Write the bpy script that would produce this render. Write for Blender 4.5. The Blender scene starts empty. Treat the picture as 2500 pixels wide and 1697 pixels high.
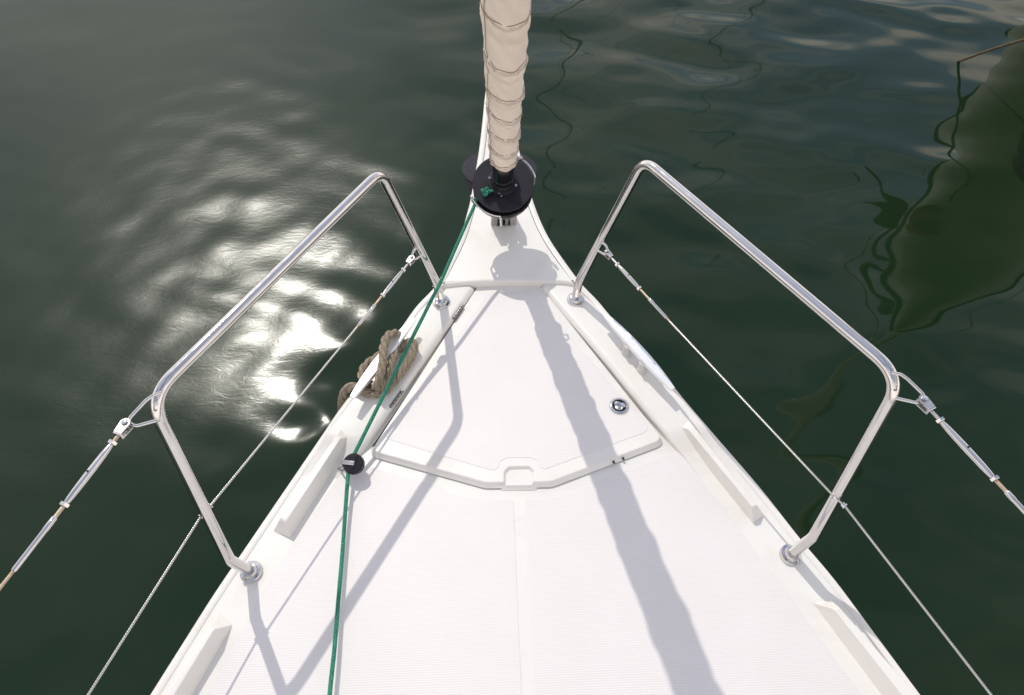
"""Bow of a white sailing yacht seen from its foredeck, looking down at calm green harbour water.
Metres; +Y is ahead along the yacht, z = 0 is its foredeck, the water lies 1.15 m below."""
import bpy, bmesh, math, random
import numpy as np
from mathutils import Vector, Matrix
from mathutils.geometry import tessellate_polygon

random.seed(7)
rng = np.random.default_rng(7)
S = bpy.context.scene
COL = S.collection
WATER_Z = -1.15

# ------------------------------------------------------------------ camera
cd = bpy.data.cameras.new('camera')
cd.sensor_width = 36.0
cd.lens = 1805.0 / 2500.0 * 36.0
cd.clip_start = 0.05
cd.clip_end = 6000
cam = bpy.data.objects.new('camera', cd)
COL.objects.link(cam)
_r, _u, _b = [(0.9991, -0.0393, 0.014), (0.0236, 0.8088, 0.5876), (-0.0345, -0.5868, 0.809)]
m = Matrix(((_r[0], _u[0], _b[0]), (_r[1], _u[1], _b[1]), (_r[2], _u[2], _b[2])))
cam.matrix_world = Matrix.Translation((-0.0757, 0, 1.75)) @ m.to_4x4()
S.camera = cam

# ------------------------------------------------------------------ sky and sun
SUN_EL, SUN_AZ = math.radians(51.1), math.radians(-23.0)      # azimuth from +Y, minus = to port
SUN = Vector((math.cos(SUN_EL) * math.sin(SUN_AZ), math.cos(SUN_EL) * math.cos(SUN_AZ), math.sin(SUN_EL)))
world = bpy.data.worlds.new('World')
S.world = world
world.use_nodes = True
wt = world.node_tree
wt.nodes.clear()
wo = wt.nodes.new('ShaderNodeOutputWorld')
bg = wt.nodes.new('ShaderNodeBackground')
bg.inputs['Strength'].default_value = 0.15
sky = wt.nodes.new('ShaderNodeTexSky')
sky.sky_type = 'NISHITA'
sky.sun_disc = False
sky.sun_elevation = SUN_EL
sky.sun_rotation = SUN_AZ
sky.dust_density = 0.4
# thin broken cloud over the whole sky
CLOUD_AT = (0.0, 0.0, 9.2)
tc = wt.nodes.new('ShaderNodeTexCoord')
sep = wt.nodes.new('ShaderNodeSeparateXYZ')
add = wt.nodes.new('ShaderNodeMath'); add.operation = 'ADD'; add.inputs[1].default_value = 0.18
absn = wt.nodes.new('ShaderNodeMath'); absn.operation = 'MAXIMUM'; absn.inputs[1].default_value = 0.0
dx = wt.nodes.new('ShaderNodeMath'); dx.operation = 'DIVIDE'
dy = wt.nodes.new('ShaderNodeMath'); dy.operation = 'DIVIDE'
comb = wt.nodes.new('ShaderNodeCombineXYZ')
noi = wt.nodes.new('ShaderNodeTexNoise')
noi.inputs['Scale'].default_value = 2.4
noi.inputs['Detail'].default_value = 6.0
noi.inputs['Roughness'].default_value = 0.55
noi.inputs['Distortion'].default_value = 0.4
cr = wt.nodes.new('ShaderNodeValToRGB')
cr.color_ramp.elements[0].position = 0.40
cr.color_ramp.elements[0].color = (0.13, 0.13, 0.13, 1)
cr.color_ramp.elements[1].position = 0.62
cr.color_ramp.elements[1].color = (1.0, 1.0, 1.0, 1)
mx = wt.nodes.new('ShaderNodeMix'); mx.data_type = 'RGBA'
mx.inputs['B'].default_value = (9.15, 8.3, 7.75, 1)
L = wt.links.new
L(tc.outputs['Generated'], sep.inputs[0])
L(sep.outputs['Z'], absn.inputs[0]); L(absn.outputs[0], add.inputs[0])
L(sep.outputs['X'], dx.inputs[0]); L(add.outputs[0], dx.inputs[1])
L(sep.outputs['Y'], dy.inputs[0]); L(add.outputs[0], dy.inputs[1])
L(dx.outputs[0], comb.inputs['X']); L(dy.outputs[0], comb.inputs['Y'])
mpg = wt.nodes.new('ShaderNodeMapping'); mpg.inputs['Location'].default_value = CLOUD_AT
L(comb.outputs[0], mpg.inputs[0]); L(mpg.outputs[0], noi.inputs['Vector']); L(noi.outputs['Fac'], cr.inputs[0])
# the same thin layer looks denser towards the horizon: longer path through it
path = wt.nodes.new('ShaderNodeMath'); path.operation = 'DIVIDE'; path.inputs[0].default_value = 0.62
L(add.outputs[0], path.inputs[1])
sq = wt.nodes.new('ShaderNodeMath'); sq.operation = 'POWER'; sq.inputs[1].default_value = 1.9
L(path.outputs[0], sq.inputs[0])
dens = wt.nodes.new('ShaderNodeMath'); dens.operation = 'MULTIPLY'; dens.use_clamp = True
L(cr.outputs['Color'], dens.inputs[0]); L(sq.outputs[0], dens.inputs[1])
L(dens.outputs[0], mx.inputs['Factor'])
L(sky.outputs[0], mx.inputs['A'])
L(mx.outputs['Result'], bg.inputs['Color'])
L(bg.outputs[0], wo.inputs[0])

sd = bpy.data.lights.new('sun', 'SUN')
sd.energy = 2.0
sd.angle = math.radians(0.53)
sd.color = (1.0, 0.955, 0.865)
so = bpy.data.objects.new('sun', sd)
COL.objects.link(so)
so.rotation_euler = SUN.to_track_quat('Z', 'Y').to_euler()

S.view_settings.view_transform = 'Standard'
S.view_settings.look = 'None'
S.view_settings.gamma = 1.0
S.view_settings.use_curve_mapping = False
S.view_settings.exposure = 0.19

# ------------------------------------------------------------------ materials
def mat(name, color, rough=0.5, metal=0.0, spec=0.5, coat=0.0):
    mt = bpy.data.materials.new(name)
    mt.use_nodes = True
    b = mt.node_tree.nodes['Principled BSDF']
    b.inputs['Base Color'].default_value = (*color, 1)
    b.inputs['Roughness'].default_value = rough
    b.inputs['Metallic'].default_value = metal
    b.inputs['Specular IOR Level'].default_value = spec
    b.inputs['Coat Weight'].default_value = coat
    return mt, mt.node_tree, b

def noise(nt, scale, detail=3.0, rough=0.5, vec=None, dist=0.0):
    n = nt.nodes.new('ShaderNodeTexNoise')
    n.inputs['Scale'].default_value = scale
    n.inputs['Detail'].default_value = detail
    n.inputs['Roughness'].default_value = rough
    n.inputs['Distortion'].default_value = dist
    if vec is not None: nt.links.new(vec, n.inputs['Vector'])
    return n

def ramp(nt, src, p0, c0, p1, c1):
    r = nt.nodes.new('ShaderNodeValToRGB')
    r.color_ramp.elements[0].position = p0; r.color_ramp.elements[0].color = (*c0, 1)
    r.color_ramp.elements[1].position = p1; r.color_ramp.elements[1].color = (*c1, 1)
    nt.links.new(src, r.inputs[0])
    return r

def vary(mt3, c0, c1, scale, bump=0.0, bdist=0.001, bscale=None, r0=None, r1=None, p0=0.3, p1=0.7):
    """a material whose colour, gloss and relief vary softly with object position"""
    mt, nt, b = mt3
    co = nt.nodes.new('ShaderNodeTexCoord').outputs['Object']
    n = noise(nt, scale, 5.0, 0.6, co)
    r = ramp(nt, n.outputs['Fac'], p0, c0, p1, c1)
    nt.links.new(r.outputs['Color'], b.inputs['Base Color'])
    if r0 is not None:
        n2 = noise(nt, scale * 2.3, 4.0, 0.6, co)
        q = ramp(nt, n2.outputs['Fac'], 0.3, (r0,) * 3, 0.7, (r1,) * 3)
        nt.links.new(q.outputs['Color'], b.inputs['Roughness'])
    if bump:
        n3 = noise(nt, bscale or scale * 6, 4.0, 0.6, co)
        bp = nt.nodes.new('ShaderNodeBump')
        bp.inputs['Strength'].default_value = bump
        bp.inputs['Distance'].default_value = bdist
        nt.links.new(n3.outputs['Fac'], bp.inputs['Height'])
        nt.links.new(bp.outputs[0], b.inputs['Normal'])
    return mt

M = {}
def gelcoat():
    mt3 = mat('white gelcoat', (.77, .755, .72), .32)
    vary(mt3, (.742, .716, .664), (.772, .749, .697), 5.0, 0.05, .002, 9.0, .26, .42)
    mt, nt, b = mt3
    co = nt.nodes.new('ShaderNodeTexCoord').outputs['Object']
    old = b.inputs['Base Color'].links[0].from_socket
    # sparse specks of dirt and rust, faint dried water marks
    vor = nt.nodes.new('ShaderNodeTexVoronoi'); vor.inputs['Scale'].default_value = 42.0; vor.inputs['Randomness'].default_value = 1.0
    nt.links.new(co, vor.inputs['Vector'])
    near = ramp(nt, vor.outputs['Distance'], .035, (1, 1, 1), .06, (0, 0, 0))
    pick = nt.nodes.new('ShaderNodeSeparateColor'); nt.links.new(vor.outputs['Color'], pick.inputs[0])
    th = ramp(nt, pick.outputs[0], .93, (0, 0, 0), .96, (.8, .8, .8))
    mm = nt.nodes.new('ShaderNodeMath'); mm.operation = 'MULTIPLY'
    nt.links.new(near.outputs['Color'], mm.inputs[0]); nt.links.new(th.outputs['Color'], mm.inputs[1])
    m1 = nt.nodes.new('ShaderNodeMix'); m1.data_type = 'RGBA'; m1.inputs['B'].default_value = (.30, .22, .15, 1)
    nt.links.new(mm.outputs[0], m1.inputs['Factor']); nt.links.new(old, m1.inputs['A'])
    st = noise(nt, 3.2, 6.0, .68, co, 1.2)
    sr = ramp(nt, st.outputs['Fac'], .50, (1, 1, 1), .72, (.915, .90, .875))
    m2 = nt.nodes.new('ShaderNodeMix'); m2.data_type = 'RGBA'; m2.blend_type = 'MULTIPLY'; m2.inputs['Factor'].default_value = 1
    nt.links.new(m1.outputs['Result'], m2.inputs['A']); nt.links.new(sr.outputs['Color'], m2.inputs['B'])
    nt.links.new(m2.outputs['Result'], b.inputs['Base Color'])
    return mt
M['gelcoat'] = gelcoat()
M['hull'] = vary(mat('white hull paint', (.78, .77, .75), .2), (.76, .75, .73), (.80, .79, .77), 2.0)
M['steel'] = vary(mat('polished stainless', (.66, .64, .62), .08, 1.0), (.60, .58, .56), (.70, .68, .66), 14.0,
                  0.06, .0006, 160.0, .03, .12)
M['brushed'] = vary(mat('dull stainless', (.55, .54, .53), .3, 1.0), (.42, .41, .40), (.62, .61, .60), 60.0,
                    0.1, .0005, 300.0, .2, .42)
M['hinge'] = vary(mat('reflection-darkened hinge steel', (.30, .27, .25), .28, 1.0), (.20, .18, .17), (.38, .35, .33), 60.0)  # dark surroundings mirrored in the steel are put into its base colour
M['rust'] = vary(mat('tea stained steel', (.45, .27, .12), .5, .6), (.42, .28, .15), (.62, .54, .44), 90.0,
                 0.2, .0005, 400.0)
M['black'] = vary(mat('black anodised', (.012, .011, .016), .42, 0, .3), (.009, .009, .012), (.020, .018, .026), 24.0,
                  0.08, .0006, 260.0, .45, .6)
M['gloss_black'] = vary(mat('glossy black', (.008, .008, .009), .14), (.006, .006, .007), (.012, .012, .013), 30.0)
M['grey_plate'] = vary(mat('dark grey plate', (.03, .028, .036), .65, 0, .12), (.024, .022, .030), (.038, .036, .046), 18.0,
                       0.05, .0006, 200.0)
M['sealant'] = mat('grey seam sealant', (.22, .21, .20), .6)[0]
M['cleat'] = vary(mat('bright aluminium cleat', (.80, .80, .80), .34, .35), (.76, .76, .76), (.84, .84, .84), 30.0,
                  0.05, .0005, 300.0)
M['alloy'] = vary(mat('grey cast alloy', (.55, .54, .52), .5, .1), (.50, .49, .47), (.60, .59, .57), 40.0)
M['locker'] = vary(mat('locker interior', (.16, .15, .14), .7), (.10, .095, .09), (.2, .19, .18), 6.0)
M['thread'] = mat('brown sewing thread', (.20, .155, .12), .8)[0]
M['stitch'] = mat('pale brown stitching', (.30, .235, .18), .8)[0]
M['antifoul'] = vary(mat('dark blue antifouling', (.02, .03, .06), .6), (.015, .024, .05), (.03, .04, .07), 6.0)
M['red'] = vary(mat('red paint', (.6, .06, .03), .5), (.52, .05, .025), (.66, .08, .04), 12.0)
M['mast'] = vary(mat('dark mast', (.06, .06, .065), .4), (.04, .04, .045), (.08, .08, .085), 2.0)
M['anchor'] = vary(mat('weathered iron', (.05, .055, .05), .6), (.03, .035, .03), (.08, .085, .075), 20.0)
M['hullgrey'] = vary(mat('cream topsides', (.84, .77, .58), .35), (.90, .85, .66), (.92, .88, .72), 1.5)

# sail cloth
mt3 = mat('cream sail cloth', (.70, .60, .50), .85, 0, .2)
vary(mt3, (.84, .715, .585), (.90, .785, .665), 9.0, .25, .004, 30.0)
M['sail'] = mt3[0]
mt3[2].inputs['Sheen Weight'].default_value = .1

# anti-slip: a moulded grid of small pyramids
def tread():
    mt, nt, b = mat('moulded anti-slip', (.80, .775, .75), .45)
    co = nt.nodes.new('ShaderNodeTexCoord').outputs['Object']
    sp = nt.nodes.new('ShaderNodeSeparateXYZ'); nt.links.new(co, sp.inputs[0])
    hs = []
    for ax, pitch in (('X', .0050), ('Y', .0052)):
        a = nt.nodes.new('ShaderNodeMath'); a.operation = 'DIVIDE'; a.inputs[1].default_value = pitch
        nt.links.new(sp.outputs[ax], a.inputs[0])
        f = nt.nodes.new('ShaderNodeMath'); f.operation = 'PINGPONG'; f.inputs[1].default_value = .5
        nt.links.new(a.outputs[0], f.inputs[0])
        hs.append(f.outputs[0])
    wx = nt.nodes.new('ShaderNodeMath'); wx.operation = 'MULTIPLY'; wx.inputs[1].default_value = .45
    nt.links.new(hs[0], wx.inputs[0])
    s_ = nt.nodes.new('ShaderNodeMath'); s_.operation = 'ADD'
    nt.links.new(wx.outputs[0], s_.inputs[0]); nt.links.new(hs[1], s_.inputs[1])
    bp = nt.nodes.new('ShaderNodeBump')
    bp.inputs['Strength'].default_value = .34
    bp.inputs['Distance'].default_value = .0014
    nt.links.new(s_.outputs[0], bp.inputs['Height']); nt.links.new(bp.outputs[0], b.inputs['Normal'])
    # soft tone variation, with the grooves coloured darker than the tips
    n = noise(nt, 7.0, 5.0, .6, co)
    base = ramp(nt, n.outputs['Fac'], .3, (.735, .697, .668), .7, (.76, .724, .696))
    groove = ramp(nt, s_.outputs[0], .05, (.89, .88, .88), .42, (1, 1, 1))
    mu = nt.nodes.new('ShaderNodeMix'); mu.data_type = 'RGBA'; mu.blend_type = 'MULTIPLY'
    mu.inputs['Factor'].default_value = 1
    nt.links.new(base.outputs['Color'], mu.inputs['A']); nt.links.new(groove.outputs['Color'], mu.inputs['B'])
    nt.links.new(mu.outputs['Result'], b.inputs['Base Color'])
    return mt
M['tread'] = tread()

# braided line: two-tone weave running round the rope (uses the tube's UVs: u round, v along in metres)
def braid(name, c0, c1, c2, around=4.0, per_m=120.0):
    mt, nt, b = mat(name, c0, .65, 0, .3)
    uv = nt.nodes.new('ShaderNodeTexCoord').outputs['UV']
    sp = nt.nodes.new('ShaderNodeSeparateXYZ'); nt.links.new(uv, sp.inputs[0])
    hs = []
    for sg in (1, -1):
        a = nt.nodes.new('ShaderNodeMath'); a.operation = 'MULTIPLY'; a.inputs[1].default_value = around
        nt.links.new(sp.outputs['X'], a.inputs[0])
        c = nt.nodes.new('ShaderNodeMath'); c.operation = 'MULTIPLY'; c.inputs[1].default_value = per_m * sg
        nt.links.new(sp.outputs['Y'], c.inputs[0])
        d = nt.nodes.new('ShaderNodeMath'); d.operation = 'ADD'
        nt.links.new(a.outputs[0], d.inputs[0]); nt.links.new(c.outputs[0], d.inputs[1])
        f = nt.nodes.new('ShaderNodeMath'); f.operation = 'PINGPONG'; f.inputs[1].default_value = .5
        nt.links.new(d.outputs[0], f.inputs[0]); hs.append(f.outputs[0])
    mn = nt.nodes.new('ShaderNodeMath'); mn.operation = 'MULTIPLY'
    nt.links.new(hs[0], mn.inputs[0]); nt.links.new(hs[1], mn.inputs[1])
    r = ramp(nt, mn.outputs[0], .015, c1, .13, c0)
    co = nt.nodes.new('ShaderNodeTexCoord').outputs['Object']
    n = noise(nt, 22.0, 3.0, .6, co)
    r2 = ramp(nt, n.outputs['Fac'], .35, (.78, .78, .78), .65, (1.08, 1.08, 1.08))
    fl = noise(nt, 900.0, 1.0, .5, co)
    r3 = ramp(nt, fl.outputs['Fac'], .60, (0, 0, 0), .66, (1, 1, 1))
    mu = nt.nodes.new('ShaderNodeMix'); mu.data_type = 'RGBA'; mu.blend_type = 'MULTIPLY'
    mu.inputs['Factor'].default_value = 1
    nt.links.new(r.outputs['Color'], mu.inputs['A']); nt.links.new(r2.outputs['Color'], mu.inputs['B'])
    m2 = nt.nodes.new('ShaderNodeMix'); m2.data_type = 'RGBA'
    m2.inputs['B'].default_value = (*c2, 1)
    nt.links.new(r3.outputs['Color'], m2.inputs['Factor']); nt.links.new(mu.outputs['Result'], m2.inputs['A'])
    nt.links.new(m2.outputs['Result'], b.inputs['Base Color'])
    bp = nt.nodes.new('ShaderNodeBump'); bp.inputs['Strength'].default_value = .8
    bp.inputs['Distance'].default_value = .0012
    nt.links.new(mn.outputs[0], bp.inputs['Height']); nt.links.new(bp.outputs[0], b.inputs['Normal'])
    return mt
M['green_line'] = braid('green braided line', (.0, .27, .155), (.0, .085, .05), (.25, .55, .40))

def hemp(name, c0, c1):
    mt, nt, b = mat(name, c1, .9, 0, .2)
    uv = nt.nodes.new('ShaderNodeTexCoord').outputs['UV']
    mp = nt.nodes.new('ShaderNodeMapping'); mp.inputs['Scale'].default_value = (14, 90, 1)
    nt.links.new(uv, mp.inputs[0])
    n = noise(nt, 1.0, 4.0, .65, mp.outputs[0])
    r = ramp(nt, n.outputs['Fac'], .3, c0, .68, c1)
    nt.links.new(r.outputs['Color'], b.inputs['Base Color'])
    bp = nt.nodes.new('ShaderNodeBump'); bp.inputs['Strength'].default_value = .9
    bp.inputs['Distance'].default_value = .0015
    nt.links.new(n.outputs['Fac'], bp.inputs['Height']); nt.links.new(bp.outputs[0], b.inputs['Normal'])
    return mt
M['hemp'] = hemp('tan laid rope', (.115, .088, .06), (.42, .35, .26))
M['old_rope'] = hemp('weathered brown rope', (.06, .045, .03), (.20, .155, .10))

def wire_mat():
    mt, nt, b = mat('stranded steel wire', (.60, .59, .56), .32, 1.0)
    uv = nt.nodes.new('ShaderNodeTexCoord').outputs['UV']
    sp = nt.nodes.new('ShaderNodeSeparateXYZ'); nt.links.new(uv, sp.inputs[0])
    a = nt.nodes.new('ShaderNodeMath'); a.operation = 'MULTIPLY'; a.inputs[1].default_value = 6
    nt.links.new(sp.outputs['X'], a.inputs[0])
    c = nt.nodes.new('ShaderNodeMath'); c.operation = 'MULTIPLY'; c.inputs[1].default_value = 210
    nt.links.new(sp.outputs['Y'], c.inputs[0])
    d = nt.nodes.new('ShaderNodeMath'); d.operation = 'ADD'
    nt.links.new(a.outputs[0], d.inputs[0]); nt.links.new(c.outputs[0], d.inputs[1])
    f = nt.nodes.new('ShaderNodeMath'); f.operation = 'PINGPONG'; f.inputs[1].default_value = .5
    nt.links.new(d.outputs[0], f.inputs[0])
    bp = nt.nodes.new('ShaderNodeBump'); bp.inputs['Strength'].default_value = .8
    bp.inputs['Distance'].default_value = .001
    nt.links.new(f.outputs[0], bp.inputs['Height']); nt.links.new(bp.outputs[0], b.inputs['Normal'])
    r = ramp(nt, f.outputs[0], .05, (.40, .385, .35), .3, (.62, .61, .58))
    nt.links.new(r.outputs['Color'], b.inputs['Base Color'])
    return mt
M['wire'] = wire_mat()

# ------------------------------------------------------------------ mesh helpers
class MB:
    def __init__(self):
        self.v, self.f, self.mi, self.uv, self.mats = [], [], [], {}, []
    def mat_index(self, mt):
        if mt not in self.mats: self.mats.append(mt)
        return self.mats.index(mt)
    def rings(self, rings, mt, closed=True, cap0=True, cap1=True, uvs=None):
        k = self.mat_index(mt); n = len(rings[0]); base = len(self.v)
        for r in rings: self.v.extend(tuple(p) for p in r)
        for i in range(len(rings) - 1):
            for j in range(n if closed else n - 1):
                j2 = (j + 1) % n
                a, b2 = base + i * n + j, base + i * n + j2
                self.f.append((a, b2, b2 + n, a + n)); self.mi.append(k)
                if uvs:
                    u0, u1, v0, v1 = j / n, (j + 1) / n, uvs[i], uvs[i + 1]
                    self.uv[len(self.f) - 1] = [(u0, v0), (u1, v0), (u1, v1), (u0, v1)]
        for flag, off, rev in ((cap0, 0, True), (cap1, (len(rings) - 1) * n, False)):
            if flag and closed:
                self.cap([base + off + j for j in range(n)], k, rev)
        return self
    def cap(self, idx, k, rev=False):
        pts = [Vector(self.v[i]) for i in idx]
        if len(idx) <= 4:
            self.f.append(tuple(reversed(idx)) if rev else tuple(idx)); self.mi.append(k); return
        c = sum(pts, Vector()) / len(pts)
        nrm = Vector()
        for i in range(len(pts)): nrm += (pts[i] - c).cross(pts[(i + 1) % len(pts)] - c)
        if rev: nrm = -nrm
        for t in tessellate_polygon([pts]):
            a, b2, c2 = (idx[i] for i in t)
            fn = (Vector(self.v[b2]) - Vector(self.v[a])).cross(Vector(self.v[c2]) - Vector(self.v[a]))
            self.f.append((a, b2, c2) if fn.dot(nrm) >= 0 else (a, c2, b2)); self.mi.append(k)
    def tube(self, pts, r, mt, n=12, closed=False, cap=True):
        pts = [Vector(p) for p in pts]
        N = len(pts)
        rad = r if hasattr(r, '__len__') else [r] * N
        tang = []
        for i in range(N):
            if closed: t = pts[(i + 1) % N] - pts[i - 1]
            else: t = pts[min(i + 1, N - 1)] - pts[max(i - 1, 0)]
            tang.append(t.normalized())
        ref = Vector((0, 0, 1)) if abs(tang[0].z) < .9 else Vector((1, 0, 0))
        nx = (ref - tang[0] * ref.dot(tang[0])).normalized()
        rings, vs, acc = [], [], 0.0
        for i in range(N):
            nx = (nx - tang[i] * nx.dot(tang[i])).normalized()
            ny = tang[i].cross(nx)
            if i: acc += (pts[i] - pts[i - 1]).length
            vs.append(acc)
            rings.append([pts[i] + (nx * math.cos(2 * math.pi * j / n) + ny * math.sin(2 * math.pi * j / n)) * rad[i]
                          for j in range(n)])
        if closed:
            rings.append(rings[0]); vs.append(acc + (pts[0] - pts[-1]).length); cap = False
        return self.rings(rings, mt, True, cap, cap, vs)
    def lathe(self, o, ax, prof, mt, n=32, ref=None):
        """prof: (radius, height along the axis) from low to high"""
        o, ax = Vector(o), Vector(ax).normalized()
        ref = Vector(ref) if ref else (Vector((1, 0, 0)) if abs(ax.x) < .9 else Vector((0, 1, 0)))
        x = (ref - ax * ref.dot(ax)).normalized(); y = ax.cross(x)
        rings = [[o + ax * h + (x * math.cos(2 * math.pi * j / n) + y * math.sin(2 * math.pi * j / n)) * max(r, 1e-5)
                  for j in range(n)] for r, h in prof]
        return self.rings(rings, mt)
    def box(self, c, ax, ay, az, mt, bev=0.0):
        c, ax, ay, az = (Vector(q) for q in (c, ax, ay, az))
        if bev:
            lx, ly, lz = ax.length, ay.length, az.length
            bx, by, bz = ax.normalized() * bev, ay.normalized() * bev, az.normalized() * bev
            def ring(x, y, z): return [c - x - y + z, c + x - y + z, c + x + y + z, c - x + y + z]
            return self.rings([ring(ax - bx, ay - by, -az), ring(ax, ay, -az + bz), ring(ax, ay, az - bz), ring(ax - bx, ay - by, az)], mt)
        return self.rings([[c - ax - ay - az, c + ax - ay - az, c + ax + ay - az, c - ax + ay - az],
                           [c - ax - ay + az, c + ax - ay + az, c + ax + ay + az, c - ax + ay + az]], mt)
    def build(self, name, parent=None, angle=38, origin=None):
        me = bpy.data.meshes.new(name)
        o0 = Vector(origin) if origin is not None else Vector()
        me.from_pydata([tuple(Vector(p) - o0) for p in self.v], [], self.f)
        for mt in self.mats: me.materials.append(mt)
        me.polygons.foreach_set('material_index', self.mi)
        if self.uv:
            ul = me.uv_layers.new(name='UVMap')
            for fi, q in self.uv.items():
                ls = me.polygons[fi].loop_start
                for k2, w in enumerate(q): ul.data[ls + k2].uv = w
        bm = bmesh.new(); bm.from_mesh(me)
        bmesh.ops.recalc_face_normals(bm, faces=bm.faces)
        bm.to_mesh(me); bm.free()
        me.polygons.foreach_set('use_smooth', [True] * len(me.polygons))
        me.update()
        me.set_sharp_from_angle(angle=math.radians(angle))
        o = bpy.data.objects.new(name, me)
        COL.objects.link(o)
        o.location = o0
        if parent is not None:
            o.parent = parent
            if parent.type == 'EMPTY' or True: o.location = o0 - world_loc(parent)
        return o

def world_loc(o):
    p = Vector(o.location)
    while o.parent is not None:
        o = o.parent; p += Vector(o.location)
    return p

def thing(name, label, cat, loc=(0, 0, 0), group=None):
    o = bpy.data.objects.new(name, None)
    COL.objects.link(o)
    o.location = loc
    o.empty_display_size = .1
    return tag(o, label, cat, group)

def tag(o, label, cat=None, group=None, kind=None):
    if label: o['label'] = label
    if cat: o['category'] = cat
    if group: o['group'] = group
    if kind: o['kind'] = kind
    return o

def smooth_path(pts, per=10, closed=False):
    """Catmull-Rom (centripetal-ish) through the points"""
    P = [Vector(p) for p in pts]
    if closed: P = [P[-1]] + P + [P[0], P[1]]
    else: P = [P[0] * 2 - P[1]] + P + [P[-1] * 2 - P[-2]]
    out = []
    for i in range(1, len(P) - 2):
        p0, p1, p2, p3 = P[i - 1:i + 3]
        for k in range(per):
            t = k / per
            out.append(.5 * ((2 * p1) + (p2 - p0) * t + (2 * p0 - 5 * p1 + 4 * p2 - p3) * t * t + (3 * p1 - p0 - 3 * p2 + p3) * t ** 3))
    if not closed: out.append(P[-2])
    return out

def fillet_path(pts, radii, seg=10, step=.03):
    """polyline with rounded corners (bent tube)"""
    P = [Vector(p) for p in pts]
    out = [P[0]]
    for i in range(1, len(P) - 1):
        a, b, c = P[i - 1], P[i], P[i + 1]
        d0, d1 = (a - b).normalized(), (c - b).normalized()
        ang = d0.angle(d1)
        cut = min(radii[i - 1] / math.tan(ang / 2), (a - b).length * .48, (c - b).length * .48)
        s, e = b + d0 * cut, b + d1 * cut
        for k in range(seg + 1):
            t = k / seg
            out.append((s * (1 - t) + b * t) * (1 - t) + (b * (1 - t) + e * t) * t)
    out.append(P[-1])
    return resample(out, step)

def resample(P, step):
    out = [P[0]]
    for a, b in zip(P, P[1:]):
        n = max(1, int((b - a).length / step))
        for k in range(1, n + 1): out.append(a.lerp(b, k / n))
    return out

def area2(p): return sum(p[i][0] * p[(i + 1) % len(p)][1] - p[(i + 1) % len(p)][0] * p[i][1] for i in range(len(p)))

def round_poly(pts, radii, seg=6):
    """2-D polygon with rounded corners"""
    n = len(pts); out = []
    rr = radii if hasattr(radii, '__len__') else [radii] * n
    for i in range(n):
        a, b, c = (Vector(pts[k % n][:2]) for k in (i - 1, i, i + 1))
        if rr[i] <= 0: out.append(b); continue
        d0, d1 = (a - b), (c - b)
        l0, l1 = d0.length, d1.length
        d0.normalize(); d1.normalize()
        ang = d0.angle(d1)
        cut = min(rr[i] / math.tan(ang / 2), l0 * .45, l1 * .45)
        s, e = b + d0 * cut, b + d1 * cut
        for k in range(seg + 1):
            t = k / seg
            out.append((s * (1 - t) + b * t) * (1 - t) + (b * (1 - t) + e * t) * t)
    return out

def inset(poly, d):
    """move every vertex inwards by d (d may be a list)"""
    n = len(poly); sgn = 1 if area2(poly) > 0 else -1
    dd = d if hasattr(d, '__len__') else [d] * n
    out = []
    for i in range(n):
        a, b, c = (Vector(poly[k % n][:2]) for k in (i - 1, i, i + 1))
        e0, e1 = (b - a), (c - b)
        if e0.length < 1e-9: e0 = e1
        if e1.length < 1e-9: e1 = e0
        e0 = e0.normalized(); e1 = e1.normalized()
        n0, n1 = Vector((-e0.y, e0.x)) * sgn, Vector((-e1.y, e1.x)) * sgn
        bis = n0 + n1
        bis = bis / max(bis.length_squared, .3) * 2 * .5
        s = min(1 / max(.35, (n0 + n1).length / 2), 1.6)
        out.append(b + (n0 + n1).normalized() * dd[i] * s)
    return out

def slab(mb, poly, z0, z1, bev, mt, seg=5, lean=0.0, lean_y=-9.0):
    """raised panel with a rolled top edge; bev may be one radius per vertex"""
    if area2(poly) < 0: poly = list(reversed(poly)); bev = list(reversed(bev)) if hasattr(bev, '__len__') else bev
    bb = bev if hasattr(bev, '__len__') else [bev] * len(poly)
    bz = [min(b, (z1 - z0) * .95) for b in bb]
    ln = [(-lean if q[1] < lean_y else 0.0) for q in poly]
    rings = [[(p.x, p.y, z0) for p in inset(poly, ln)]]
    for k in range(seg + 1):
        a = k / seg * math.pi / 2
        ins = inset(poly, [b * (1 - math.cos(a)) for b in bb])
        rings.append([(p.x, p.y, z1 - bz[i] * (1 - math.sin(a))) for i, p in enumerate(ins)])
    ins = inset(poly, [b * 1.25 + .0008 for b in bb])            # a flat rim keeps the roll-over off the broad top face
    rings.append([(p.x, p.y, z1) for p in ins])
    mb.rings(rings, mt)
    return mb

def lerp_line(pts, y, k=0):
    """x at a given y on a polyline running with decreasing y"""
    for a, b in zip(pts, pts[1:]):
        if (a[1] - y) * (b[1] - y) <= 0 and a[1] != b[1]:
            t = (a[1] - y) / (a[1] - b[1])
            return a[k] + (b[k] - a[k]) * t
    return pts[-1][k]

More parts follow.
